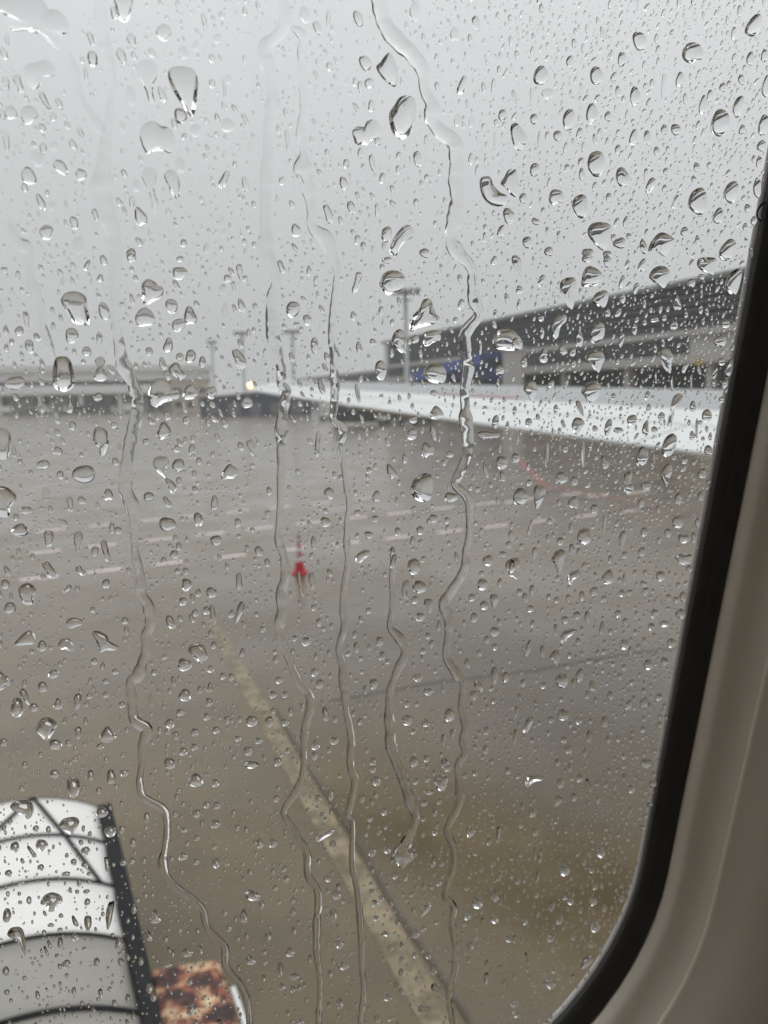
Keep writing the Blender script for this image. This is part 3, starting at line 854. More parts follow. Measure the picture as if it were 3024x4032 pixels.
# traced outlines of the largest drops: tile, contact steepness, label, points
POLY = [
('00', .30, 'broad smeared water patch with three hanging lobes in the top left corner', '0,0 250,-10 310,65 360,65 420,120 440,200 408,215 392,260 375,318 350,310 332,262 275,210 235,212 210,208 150,175 110,200 60,170 50,110 0,60 -60,20'),
('00', .30, 'wide kidney-shaped raindrop below the smeared patch at the top left', '160,430 240,405 300,390 345,440 345,490 290,485 270,530 230,575 190,550 160,500'),
('00', .62, 'large pointed teardrop with dark sides, high in the sky at the left', '1095,490 1115,445 1180,435 1250,455 1275,510 1280,580 1265,700 1245,745 1225,735 1170,660 1115,560'),
('00', .42, 'large mushroom-shaped raindrop just below the pointed teardrop', '910,860 935,810 990,790 1045,820 1090,830 1125,880 1125,940 1100,988 1060,975 1000,975 960,990 935,960 915,900'),
('00', .50, 'raindrop cut by the top edge of the picture, left of the trails', '745,-40 850,-40 852,60 835,120 810,140 770,115 750,50'),
('00', .26, 'faint keyhole-shaped raindrop left of the pointed teardrop', '890,440 930,395 990,400 1018,450 1010,510 992,545 995,620 1000,660 970,660 945,580 905,510'),
('00', .34, 'keyhole-shaped raindrop with a long thin tail below the mushroom drop', '920,1140 935,1100 980,1090 1015,1120 1005,1180 1002,1240 1025,1320 1020,1375 995,1375 982,1310 962,1230 935,1180'),
('10', .62, 'notched teardrop with a dark left edge beside the widest trail', '785,430 810,405 835,370 870,345 900,400 918,480 905,550 880,550 830,510 795,465'),
('10', .66, 'large dark-rimmed oval raindrop in the sky left of the rightmost trail', '868,740 905,680 930,640 975,625 1025,645 1035,720 1025,800 990,870 945,897 900,870 878,820'),
('10', .42, 'kidney-shaped raindrop left of the large dark-rimmed oval', '630,850 665,820 700,825 720,790 755,778 795,800 805,850 790,890 750,905 720,935 690,930 655,935 640,900'),
('10', .6, 'boot-shaped dark-edged raindrop right of the rightmost trail', '1455,1180 1475,1150 1520,1150 1540,1200 1580,1245 1625,1270 1615,1320 1550,1332 1495,1300 1465,1250'),
('10', .5, 'pale pointed raindrop touching the boot-shaped one', '1590,1190 1612,1150 1640,1105 1690,1110 1700,1200 1690,1270 1650,1255 1622,1215'),
('10', .55, 'slanting club-shaped raindrop in the sky between the two right trails', '870,1620 900,1540 935,1490 975,1462 1015,1480 1020,1530 975,1560 940,1600 910,1655 885,1645'),
('20', .62, 'triangular raindrop with dark striped top in the sky near the right side', '495,1500 520,1455 580,1443 640,1465 640,1530 620,1590 590,1620 550,1590 510,1540'),
('20', .62, 'fan-shaped raindrop with dark striped top right of the triangular one', '890,1610 915,1555 970,1510 1045,1545 1040,1590 1010,1640 985,1660 950,1632 925,1615 895,1628'),
('01', .52, 'large tooth-shaped raindrop with a grey top above the low white building', '400,285 425,245 490,235 550,265 560,320 575,400 570,445 535,440 480,430 440,370 405,310'),
('01', .72, 'large hanging oval raindrop with dark sides at the end of a trail', '355,690 375,660 430,660 460,700 478,790 470,845 410,875 355,845 342,780'),
('01', .40, 'broad hat-shaped raindrop left of the wing tip at horizon level', '965,900 985,830 1040,795 1090,820 1120,855 1152,870 1152,920 1110,935 1060,950 1020,975 985,960'),
('01', .55, 'spool-shaped raindrop above the right end of the low white building', '615,680 650,655 680,680 670,725 692,780 660,808 610,790 630,722'),
('01', .58, 'bell-shaped raindrop with a ragged foot below the spool-shaped one', '605,1190 615,1130 650,1112 690,1140 700,1190 695,1240 670,1290 650,1285 640,1240 615,1215'),
('01', .45, 'raindrop cut by the left edge of the picture below the low building', '-60,1180 -40,1130 10,1118 60,1150 65,1220 50,1300 10,1315 -40,1290'),
('01', .45, 'largest raindrop cut by the left edge of the picture', '-70,1560 -40,1510 30,1500 90,1540 100,1580 70,1620 55,1680 20,1690 -40,1660'),
('01', .45, 'shark-fin-shaped raindrop with a bright lower rim over the grey apron', '1430,1450 1450,1390 1490,1350 1530,1375 1540,1410 1512,1440 1470,1442 1440,1465'),
('01', .40, 'rounded triangular raindrop with a thin leg over the grey apron', '995,1340 1010,1310 1050,1302 1085,1310 1090,1350 1070,1400 1075,1440 1050,1420 1010,1385'),
('11', .55, 'round raindrop with a dark striped top beside the head of the nearest mast', '805,180 830,120 880,97 945,115 965,170 935,225 875,250 840,240 820,210'),
('11', .55, 'slanting bird-shaped raindrop right of the nearest mast', '1000,470 1010,400 1060,345 1085,290 1130,285 1145,330 1165,380 1165,430 1110,450 1050,465 1010,487'),
('11', .60, 'egg-shaped raindrop overlapping the nearest mast from the left', '880,560 900,500 935,478 965,510 970,580 970,625 945,625 910,600'),
('11', .50, 'bean-shaped raindrop with a bright stripe right of the nearest mast', '1085,545 1095,500 1150,483 1190,495 1192,545 1150,560 1120,580 1095,580'),
('11', .55, 'half-round raindrop with a straight bright stripe beside the blue bridge', '1090,765 1110,715 1160,698 1210,715 1232,765 1215,815 1170,822 1120,805'),
('11', .60, 'large egg-shaped raindrop over the apron left of the rightmost trail', '1005,1510 1030,1450 1085,1415 1140,1430 1145,1500 1130,1570 1085,1590 1040,1575 1012,1540'),
('11', .55, 'wide dome-shaped raindrop with a bright stripe in front of the pale pier', '1535,560 1560,500 1610,478 1670,490 1720,550 1715,600 1660,610 1600,605 1555,595'),
('21', .62, 'crown-shaped raindrop with a dark top just above the terminal roof', '455,190 465,110 495,70 530,75 575,105 580,150 540,190 490,195'),
('21', .62, 'long tapering raindrop hanging down to the terminal roof', '315,190 345,150 400,145 415,175 410,250 400,320 380,340 350,270'),
('21', .66, 'round raindrop with a dark left side above the terminal roof', '895,130 920,85 970,67 1018,95 1015,150 985,205 945,185 915,160'),
('21', .62, 'square-topped raindrop with dark stripes beside the gasket', '1205,50 1225,15 1315,15 1320,55 1310,110 1290,122 1230,90'),
('21', .60, 'tall slanting raindrop where the terminal roof meets the gasket', '1390,190 1420,115 1470,85 1490,110 1475,190 1450,245 1405,235'),
('21', .60, 'striped raindrop sitting across the terminal roof edge', '520,285 560,235 615,230 622,280 600,330 570,330 540,310'),
('21', .60, 'tall striped raindrop over the dark louvres', '512,540 515,470 560,430 597,455 595,520 560,555 530,565'),
('21', .55, 'mushroom-shaped raindrop over the dark window band', '475,660 510,615 570,615 600,660 585,700 565,750 545,745 520,700 490,690'),
('21', .60, 'spinning-top-shaped raindrop over the right part of the terminal', '968,660 970,600 1010,600 1045,650 1035,690 1030,750 1010,750 990,700'),
('21', .60, 'round striped raindrop on the upper edge of the wing', '455,880 485,830 535,815 572,840 572,890 530,940 495,950 475,910'),
('21', .55, 'pointed raindrop over the red mark on the wing', '78,860 110,810 150,820 165,870 150,910 125,935 105,900'),
('21', .55, 'slanting egg-shaped raindrop on the lower edge of the wing', '975,1250 1000,1180 1040,1155 1068,1180 1060,1230 1040,1280 1000,1300 980,1280'),
('21', .5, 'comma-shaped white raindrop over the dark louvres', '265,440 290,395 345,385 350,425 315,460 300,520 275,535 265,490'),
('21', .5, 'raindrop with a forked bright foot over the apron below the wing', '970,1420 985,1370 1025,1350 1040,1390 1025,1430 1005,1490 985,1470'),
('21', .5, 'boot-shaped raindrop over the apron right of the red line', '730,1450 735,1410 775,1402 778,1440 770,1480 790,1500 770,1535 735,1535 745,1480'),
('21', .5, 'question-mark-shaped raindrop with a thin tail over the white wing', '1040,980 1050,915 1090,897 1110,920 1080,960 1060,985 1045,1060 1035,1105 1012,1100 1030,1040'),
('21', .5, 'heart-shaped raindrop on the trailing edge of the wing', '390,1090 415,1050 455,1060 470,1090 450,1120 430,1150 405,1145'),
('02', .50, 'anvil-shaped raindrop just below the dashed lines at the left', '120,510 140,480 185,465 230,500 215,550 205,595 165,598 140,570'),
('02', .55, 'large pointed-bottom raindrop with a bright spot above the white canopy', '235,1410 265,1350 310,1335 365,1370 350,1420 305,1480 270,1455'),
('02', .42, 'splayed three-cornered raindrop left of the first trail', '600,790 630,775 690,800 710,840 760,870 750,895 690,895 650,905 630,850'),
('02', .38, 'slanting wedge-shaped raindrop over the apron at the left', '95,860 130,810 185,772 222,800 220,850 180,860 120,865'),
('02', .48, 'pointed raindrop cut by the left edge, above the canopy', '-60,1130 -30,1060 0,1035 75,1100 40,1130 0,1155 -40,1160'),
('02', .50, 'pear-shaped raindrop standing above the canopy, left of the first trail', '650,1470 665,1420 700,1390 735,1425 750,1465 700,1492'),
('02', .50, 'raindrop with a bright slit near the upper end of the tan line', '1225,905 1240,865 1290,853 1325,880 1345,940 1310,978 1270,955'),
('02', .42, 'boot-shaped raindrop with a bright top over the left apron', '380,870 395,830 440,820 470,850 475,895 455,915 430,890 395,890'),
('02', .40, 'wide bean-shaped raindrop with a bright top edge at the left', '430,720 455,690 520,695 530,730 495,745 460,755 435,745'),
('12', .48, 'crescent raindrop right of the traffic cone', '645,290 680,255 730,250 735,280 700,305 675,330 650,320'),
('12', .60, 'egg-shaped raindrop with a dark left side below the dashed lines', '985,350 1000,310 1040,305 1060,350 1050,395 1015,405 995,385'),
('12', .50, 'large raindrop touching a smaller curled one, left of the rightmost trail', '1015,495 1030,455 1070,448 1105,480 1100,510 1060,525 1030,515'),
('12', .42, 'curled hook-shaped raindrop left of the rightmost trail', '945,515 955,460 985,445 1000,470 978,500 985,560 965,560'),
('12', .45, 'mushroom-shaped raindrop left of the bend of the rightmost trail', '1090,600 1100,568 1140,570 1145,605 1135,655 1115,655 1112,615'),
('22', .55, 'curved raindrop with a bright foot over the right apron', '260,310 285,260 320,245 350,270 335,320 320,385 300,390 285,345'),
('22', .50, 'tall curved raindrop just right of the rightmost trail', '-20,400 -10,320 30,300 52,330 45,380 40,435 10,420'),
('22', .50, 'slanting leaf-shaped raindrop with a bright foot over the right apron', '360,430 380,395 430,385 435,420 400,440 390,470 370,460'),
('22', .55, 'triangular raindrop with a bright lower rim over the right apron', '580,440 610,390 635,375 655,400 655,450 610,465'),
('22', .50, 'crescent raindrop above the dark pavement joint at the right', '318,800 350,765 410,765 400,790 360,820 345,850 322,840'),
('22', .50, 'wing-shaped raindrop touching the dark pavement joint', '245,945 270,905 300,900 312,940 290,995 275,960'),
('03', .50, 'broad raindrop on the far left corner of the white canopy', '70,250 110,215 190,215 215,260 210,300 180,330 140,305 90,280'),
('03', .55, 'shield-shaped raindrop over the diagonal seam of the white canopy', '380,380 410,335 480,322 510,345 500,390 470,435 440,420 400,395'),
('03', .66, 'largest dark raindrop in the middle of the white canopy', '265,880 290,830 340,812 390,830 403,865 375,900 345,930 310,925 300,895'),
('03', .55, 'dark tadpole-shaped raindrop over the lowest white panel', '50,1085 70,1045 120,1035 150,1060 165,1140 165,1195 150,1195 125,1140 80,1110'),
('23', .55, 'bright bean-shaped raindrop over the brown apron at the lower right', '92,110 100,55 150,42 195,60 198,80 150,90 125,105 110,122'),
]
# other traced drops: x y w h tilt kind, per tile (kind r round, l long, k notched, t tapering down, b tapering up, i ragged, f faint, d steep)
ELL = {
'00': '190 745 115 120 -20 k;70 730 75 95 -35 r;600 380 65 105 -15 d;1170 750 80 105 -15 d;1125 1195 90 195 -18 t;1170 1070 65 105 -15 f;910 1405 75 120 -25 i;1065 210 95 120 -25 k;1190 340 65 90 -25 f;850 620 65 135 -15 f;240 1030 75 115 -25 f;185 1140 85 125 -25 r;395 1085 60 120 -40 l;525 1130 70 75 -35 r;300 1505 90 95 0 r;510 1590 80 120 0 f;480 1445 45 90 -15 l;265 1310 40 115 -25 l;350 945 60 65 0 f;335 1335 50 65 0 f;1270 845 70 85 0 f;1475 810 90 90 0 f;885 1205 55 80 -10 f;790 365 50 120 -25 l;590 250 35 100 -20 l;120 540 50 130 -20 l;40 535 40 90 -15 i;25 345 40 90 -20 r;290 650 35 130 -30 l;385 670 30 90 -30 l;620 1395 35 85 -20 l;775 1310 30 70 -35 l;855 1305 35 80 0 r;1455 1160 50 120 25 l;1590 1190 40 100 -10 l;525 860 30 75 -30 l;40 910 35 150 -8 l;855 260 50 110 -20 i;1325 140 30 120 -10 l;1090 1370 30 50 0 r;160 1215 40 60 -20 r;1190 1575 40 50 0 d;905 1570 30 80 -35 l;1050 610 40 110 -20 l;1590 770 30 80 -25 l;1620 955 30 95 0 f;1440 1440 45 80 0 f;1450 1505 40 60 0 f;1410 250 55 70 0 f;1375 375 40 60 0 i;1375 540 40 60 0 r;1130 800 35 70 -20 r;795 825 40 80 -15 f;850 1640 60 60 -20 d;15 740 35 80 -15 r;280 960 45 80 -10 i;555 470 25 110 -8 l;1455 570 20 140 -3 l;740 80 40 90 -15 l;45 255 25 70 -10 l;345 755 40 60 0 r;275 830 40 70 -35 i;985 340 35 70 -25 i;1270 295 40 70 15 f;1480 515 45 60 0 f',
'10': '710 408 75 105 -25 r;848 1520 65 110 10 d;790 915 45 55 0 r;680 990 40 70 0 r;1048 1030 50 110 -8 d;755 1055 35 110 -10 l;570 1190 45 90 -15 l;470 1385 50 130 -20 l;620 1345 50 90 -25 r;260 1490 65 90 -15 b;205 910 25 150 -5 l;750 685 45 80 5 r;1340 550 50 125 20 l;1310 780 50 85 0 f;1400 790 40 85 0 f;1600 745 55 80 15 r;665 120 50 110 -20 l;1030 75 65 130 0 f;320 95 60 120 -15 f;820 1155 40 70 10 d;740 540 70 70 0 k;680 560 40 80 0 r;470 110 25 100 5 l;400 180 40 100 -25 l;480 430 45 60 0 r;645 530 35 60 0 r;590 530 30 55 0 f;925 1100 35 60 0 r;1395 1030 35 80 10 r;585 1060 40 60 10 r;1590 1500 45 90 20 d;1640 1400 70 110 -15 d;1110 1150 35 45 0 r;1430 150 40 100 -15 l;1290 220 60 90 0 f;1010 1395 30 40 0 f;785 1360 25 90 5 l;1550 920 15 140 0 l;1095 1640 70 60 15 d;550 1430 30 60 -20 r;660 1555 40 70 0 r;700 1600 30 70 -15 l;830 1600 25 60 -10 r;390 485 25 70 -25 l;400 405 20 60 -10 l;195 730 25 70 -15 l;650 695 25 70 -30 l;290 1165 25 90 -25 l;885 1225 25 55 -20 l;660 1270 25 60 -20 l;755 1270 25 50 -25 l;1620 470 20 70 25 l;1540 550 25 90 10 l;1480 570 30 75 -10 l;1390 250 30 60 -10 r;1580 455 30 65 -5 r;945 525 20 50 -10 l;1435 1100 20 70 10 l;1485 1540 30 70 0 i;380 790 25 50 -30 l',
'20': '190 490 95 130 10 r;830 265 90 125 -15 r;550 490 85 120 -10 r;1175 345 140 140 0 k;715 385 55 100 5 d;380 400 50 85 0 r;1570 165 85 160 25 d;800 625 65 130 0 d;690 595 35 80 0 d;520 740 75 140 0 k;370 775 75 145 10 r;45 890 95 190 -15 k;235 605 80 70 0 f;1355 795 110 180 10 d;1470 690 60 150 15 d;1240 680 45 130 10 d;1285 620 35 85 10 d;1090 515 50 100 15 d;1550 380 50 90 0 d;1640 360 40 90 5 d;1650 560 40 150 5 d;1635 810 60 140 10 d;548 1060 110 170 5 d;720 1150 85 130 -10 d;445 1335 95 160 0 d;290 1280 100 110 10 k;150 1100 65 90 10 d;1210 1305 120 175 5 d;1425 1245 85 150 15 d;1595 1215 45 130 0 d;1340 1400 60 110 15 d;1625 1370 65 130 15 d;700 1575 85 70 0 d;1400 1620 90 150 25 d;855 1600 45 100 -10 d;900 1200 50 110 25 d;880 890 40 95 -5 d;790 890 50 110 10 r;990 840 45 65 0 d;1065 840 60 80 -10 d;300 880 60 70 0 r;690 970 40 65 0 r;625 755 45 70 0 d;145 770 50 70 0 d;75 1285 50 70 0 d;1620 945 55 75 10 d;1495 840 40 65 15 d;1490 515 40 70 -10 r;405 280 35 60 0 r;940 980 40 60 0 d;1060 1310 30 100 20 l;455 1130 40 80 0 d;1200 1085 40 65 0 d;1120 1500 50 60 20 d;1205 1555 30 60 0 d;100 1570 60 75 0 d;205 1365 30 45 0 r;590 220 25 100 -10 l;985 550 25 160 5 l;1440 215 30 90 10 d;1125 640 30 70 0 r;1370 565 45 60 0 d;1410 545 30 50 0 d;1000 1110 35 50 0 d;990 1220 30 50 20 d;155 1435 60 40 30 d;740 1440 35 80 5 d;240 1630 60 60 10 d;495 1640 80 60 10 d;620 1650 60 50 0 d;1210 810 30 60 10 d;1240 860 20 60 15 l;890 660 25 60 20 l;650 350 25 60 5 r;690 290 20 50 15 l;950 400 25 60 10 r;910 540 30 60 5 r;860 420 25 60 10 r;130 620 20 110 0 l;20 640 25 120 -10 l;445 640 20 40 0 r;820 30 15 80 5 l;660 1540 35 50 0 d;1530 1350 40 55 0 d;1515 1470 30 50 0 d;1570 1430 35 60 10 d;1605 1050 35 80 5 d;1570 1030 25 50 0 d;360 1090 35 60 10 r;450 1050 40 60 5 r;230 880 30 60 10 r;540 900 25 70 -10 l;180 900 20 110 3 l;870 1130 25 80 5 l;1390 1190 0 0 0 r;630 1280 40 60 0 d;760 1530 35 40 0 d;1400 130 25 60 0 r;1480 70 30 80 0 r;620 920 25 60 5 d;465 950 20 70 10 l',
'01': '980 232 145 150 0 i;1165 112 100 85 0 r;940 400 135 115 -15 i;1158 450 85 90 0 k;1232 390 80 120 -15 i;1112 325 75 100 -15 r;465 515 85 100 0 r;675 358 70 120 -20 r;100 825 135 90 0 r;190 585 55 95 -10 r;562 618 60 60 0 r;125 487 60 60 -15 r;1235 650 70 85 15 r;1090 580 60 95 15 i;1150 750 75 125 -40 l;1550 665 65 140 -25 l;1312 688 45 75 0 d;1235 885 95 95 0 i;1370 885 65 85 0 i;1600 950 75 75 0 r;1062 1130 90 115 0 b;638 915 65 55 0 r;968 620 45 60 -20 r;1055 700 45 85 -20 i;1085 775 40 65 -20 r;370 1265 75 55 15 r;280 1355 90 65 0 k;543 1415 145 120 0 r;1157 1357 80 85 0 r;390 1420 45 55 -10 r;297 1545 60 85 0 f;700 1550 70 75 0 i;965 1560 70 60 0 r;170 1650 90 50 0 r;1085 1035 45 60 -20 r;1210 1065 50 60 0 i;1250 1185 35 50 0 r;1145 1250 55 45 0 i;950 1205 50 45 0 i;455 975 45 85 0 b;470 1100 45 55 0 i;265 965 30 110 -15 l;100 915 35 60 -35 r;90 1265 25 80 -8 l;170 410 40 110 -10 i;25 90 45 40 0 r;40 485 35 70 -20 i;1475 145 50 50 0 r;1445 220 50 70 0 f;1565 320 40 95 -15 l;1460 365 45 130 0 f;565 60 30 75 20 l;650 145 40 50 0 i;1555 105 35 110 -10 l;1145 190 30 80 -30 l;1515 205 25 80 -10 l;1560 570 30 70 -20 l;395 405 25 60 -15 l;1390 1600 40 100 5 l;455 1610 40 100 -10 l;530 1585 60 45 30 i;1085 1595 35 80 -35 l;1110 1490 50 110 -30 i;1200 1195 22 50 5 l;1350 1080 30 50 0 r;1260 1415 30 60 -10 r;1560 1235 40 60 -15 r;1265 1515 30 50 -35 l;1365 1495 40 60 0 f;750 1335 40 60 -25 r;775 1240 22 55 0 l;240 525 30 60 -40 l;265 815 30 55 -45 l;270 740 28 50 -35 l;640 258 22 45 -40 l;1630 1240 50 110 -20 i;130 1335 35 40 0 r;200 1405 30 35 0 r;340 350 22 50 -15 r;345 455 25 60 -10 r;1170 20 50 40 10 r;850 10 60 60 -20 r;670 25 40 70 -20 l;1165 655 50 55 0 r;1500 100 25 60 -35 l;1590 145 35 40 0 r;1610 500 20 60 5 l;780 1025 25 60 -10 r;480 620 28 45 0 r;30 540 0 0 0 r;540 685 30 30 0 r;980 1070 25 60 -40 l;1165 1210 25 60 -35 l;900 265 22 40 -10 r;855 280 25 80 -15 l;1520 340 25 60 -20 l;1160 1460 35 60 0 i;1250 1300 35 35 0 i;40 595 30 50 0 i;75 555 35 40 0 r;740 1095 40 40 -30 i;1390 1055 30 70 -50 l',
'11': '240 345 85 110 15 r;850 28 65 45 0 d;335 415 55 75 -20 r;632 390 40 60 0 r;380 580 50 110 0 r;812 355 35 65 10 r;810 740 75 130 -3 r;655 170 45 140 15 l;670 595 40 80 -15 i;1170 1015 90 85 0 b;1020 1060 55 50 0 r;1010 1155 70 80 20 r;1110 1260 80 100 0 i;1258 1285 50 40 0 r;1553 1075 45 90 8 r;1505 1162 150 50 0 i;1595 1340 75 90 0 r;880 1400 55 100 -25 i;965 1315 35 65 0 r;475 1540 65 80 -15 r;782 1560 55 75 10 r;1265 1565 90 65 0 i;400 1215 35 175 5 l;425 850 35 100 -20 l;660 890 25 130 -10 l;1155 890 50 40 10 r;1580 740 60 65 0 r;1490 1390 25 100 -15 l;450 730 25 75 -25 l;1150 1150 40 90 -15 i;1600 1430 35 70 -10 r;760 560 40 50 -30 r;885 430 30 45 0 r;930 300 25 80 -15 r;1035 540 45 55 15 r;995 555 30 40 0 r;510 1420 30 50 0 r;735 1390 40 40 0 i;915 1590 25 55 0 r;880 630 30 60 0 r;345 100 35 70 0 i;820 75 35 50 -10 r;1545 30 40 60 25 d;165 70 40 90 -20 l;1295 415 35 40 0 r;340 658 25 40 0 r;1180 410 25 50 0 r;1570 830 20 75 0 l;1455 590 20 100 0 l;1610 935 25 40 0 r;1485 985 35 25 0 r;680 795 30 50 0 r;1360 0 0 0 0 r;240 1055 25 60 -35 l;1020 840 22 40 0 r;1085 825 22 60 -25 l;265 445 40 35 0 r;295 475 30 35 0 r;1280 790 25 60 -20 l',
'21': '40 60 55 140 -20 t;1070 305 55 100 0 b;1350 550 80 85 20 d;1385 440 60 55 0 r;1050 450 55 55 0 i;437 540 50 110 0 r;205 650 60 90 0 i;80 690 45 65 0 r;795 475 35 75 0 r;710 545 30 95 10 l;780 1065 65 75 10 r;625 1110 45 110 15 r;690 1130 65 40 0 r;868 1120 45 95 5 i;925 1125 45 40 0 r;1265 1035 65 80 0 r;1175 975 40 70 0 r;970 1040 45 55 30 r;845 1300 75 130 10 r;225 1290 25 165 3 l;465 1290 14 190 0 l;605 1340 45 85 -15 i;915 1335 25 100 5 l;25 1310 55 65 0 r;345 1250 40 50 0 r;320 1440 75 85 15 i;405 1460 45 60 0 r;870 1490 65 60 -15 r;55 1560 95 115 20 r;175 1560 75 160 10 t;400 1600 70 75 0 i;840 1600 40 60 0 r;1080 1575 45 80 0 r;1235 1410 55 65 0 r;1275 1260 55 65 0 r;1120 1325 45 45 0 r;1050 1305 35 40 0 r;880 905 35 60 15 r;660 910 30 45 0 r;285 995 25 65 3 l;445 990 35 110 -20 t;255 830 40 50 20 r;110 1080 45 60 0 r;185 960 20 60 20 l;170 1045 30 45 -15 r;1170 1165 35 60 0 i;1410 730 50 120 15 r;1380 830 40 60 20 r;1360 685 50 50 0 r;330 610 50 70 -30 i;395 625 40 55 15 i;400 700 30 50 0 r;195 500 30 75 0 r;620 370 35 60 0 i;720 275 35 65 0 d;195 160 45 80 25 r;805 210 35 80 20 r;715 165 35 85 20 r;1165 175 50 60 0 d;1230 135 40 40 0 r;845 60 45 90 20 d;620 35 50 80 0 d;490 15 70 60 0 d;750 50 30 55 20 r;50 220 45 55 0 i;540 1120 35 45 -20 r;1225 1560 35 60 0 r;535 1640 50 60 0 r;1360 930 35 40 0 r;1125 725 25 75 25 l;310 1135 25 45 0 r;1200 1120 15 130 0 l;25 570 50 80 0 r;900 350 25 40 0 r;1010 345 25 40 0 r;860 310 20 60 5 l;1225 350 25 60 5 l;1130 380 25 45 0 r;925 415 60 30 -15 i;860 430 30 40 0 r;190 405 40 40 0 r;685 685 25 40 0 r;1110 580 0 0 0 r;930 600 20 60 0 l;980 560 20 60 0 l;1215 740 20 60 -15 l;1165 820 12 120 0 l;935 790 12 80 0 l;1040 830 12 110 0 l;1310 825 25 45 0 r;265 1150 14 80 0 l;145 1250 25 40 0 r;335 1090 25 60 -20 l;990 1080 15 45 0 l;1150 1080 22 40 0 r;1240 1185 25 30 0 r;1220 1080 35 30 0 r',
'02': '130 115 115 85 0 b;315 175 60 105 0 l;505 190 50 130 3 l;1085 80 110 90 0 r;1285 50 60 95 -5 d;685 255 45 150 -15 l;320 375 60 120 -35 l;525 385 40 80 -45 l;103 35 35 45 0 d;35 470 60 60 0 r;65 622 80 75 0 r;687 465 50 60 0 r;435 500 30 70 45 l;1400 185 75 65 -20 r;1130 277 60 55 0 r;1210 328 45 50 0 f;1208 472 65 85 0 r;1370 523 75 65 25 r;1185 580 50 55 15 r;1338 640 45 55 0 r;1265 655 40 50 0 r;1380 665 30 140 -8 l;1550 650 40 145 20 l;1550 450 45 115 -3 l;1105 715 55 95 -25 r;272 870 55 75 10 r;348 1052 75 55 -15 r;277 1135 65 70 0 r;1195 990 95 85 10 r;1198 1188 80 85 0 r;110 1270 80 130 0 d;220 1268 60 55 0 r;165 1200 40 120 -30 l;375 1245 60 75 0 b;500 1230 45 105 5 l;360 1508 85 70 0 r;25 1495 50 55 0 r;505 1435 40 85 0 l;1100 1372 65 65 0 r;1170 1300 55 45 0 r;1340 1328 50 50 0 r;1355 1235 45 60 0 r;1262 1430 60 50 0 r;1400 1415 45 50 0 r;1187 1555 55 55 0 r;1610 1550 60 60 0 r;1630 1355 80 75 0 r;1100 1630 70 80 -15 r;1630 1640 90 50 0 r;685 1098 40 35 0 r;790 1250 40 45 0 r;580 1193 40 40 0 r;610 968 40 45 -15 r;820 770 30 60 -10 r;810 705 45 50 0 r;615 255 45 65 10 r;1285 525 35 50 0 r;1445 1065 40 45 -20 r;1500 1070 35 50 0 r;1570 915 35 60 15 r;1365 790 30 55 0 r;1385 865 35 50 0 r;1360 1140 35 70 0 b;1295 1155 35 55 0 r;1125 1100 25 65 -15 l;1065 940 35 35 0 r;1000 1040 35 45 -35 r;980 1225 40 95 0 f;745 1035 35 40 -35 r;1140 1450 40 60 -20 r;1470 1350 35 60 0 i;600 635 30 40 0 r;205 905 30 35 -30 r;45 380 30 75 -30 l;765 120 55 45 15 r;725 105 35 75 0 r;1160 225 35 55 -10 r;650 1520 45 40 0 r;160 1640 35 50 0 r;1540 1470 45 35 0 r;1260 1525 45 50 0 r;1250 565 30 70 -15 l;685 1185 40 40 -30 r;1150 385 40 35 20 r;1205 385 35 45 -20 r;1360 1020 50 45 0 i;120 260 25 60 0 r;210 290 30 45 0 r;665 1000 30 50 0 i;1245 690 30 60 -25 l;1170 690 30 45 -30 r;1320 730 25 40 -15 r;1540 70 40 60 0 r;330 880 30 30 0 r',
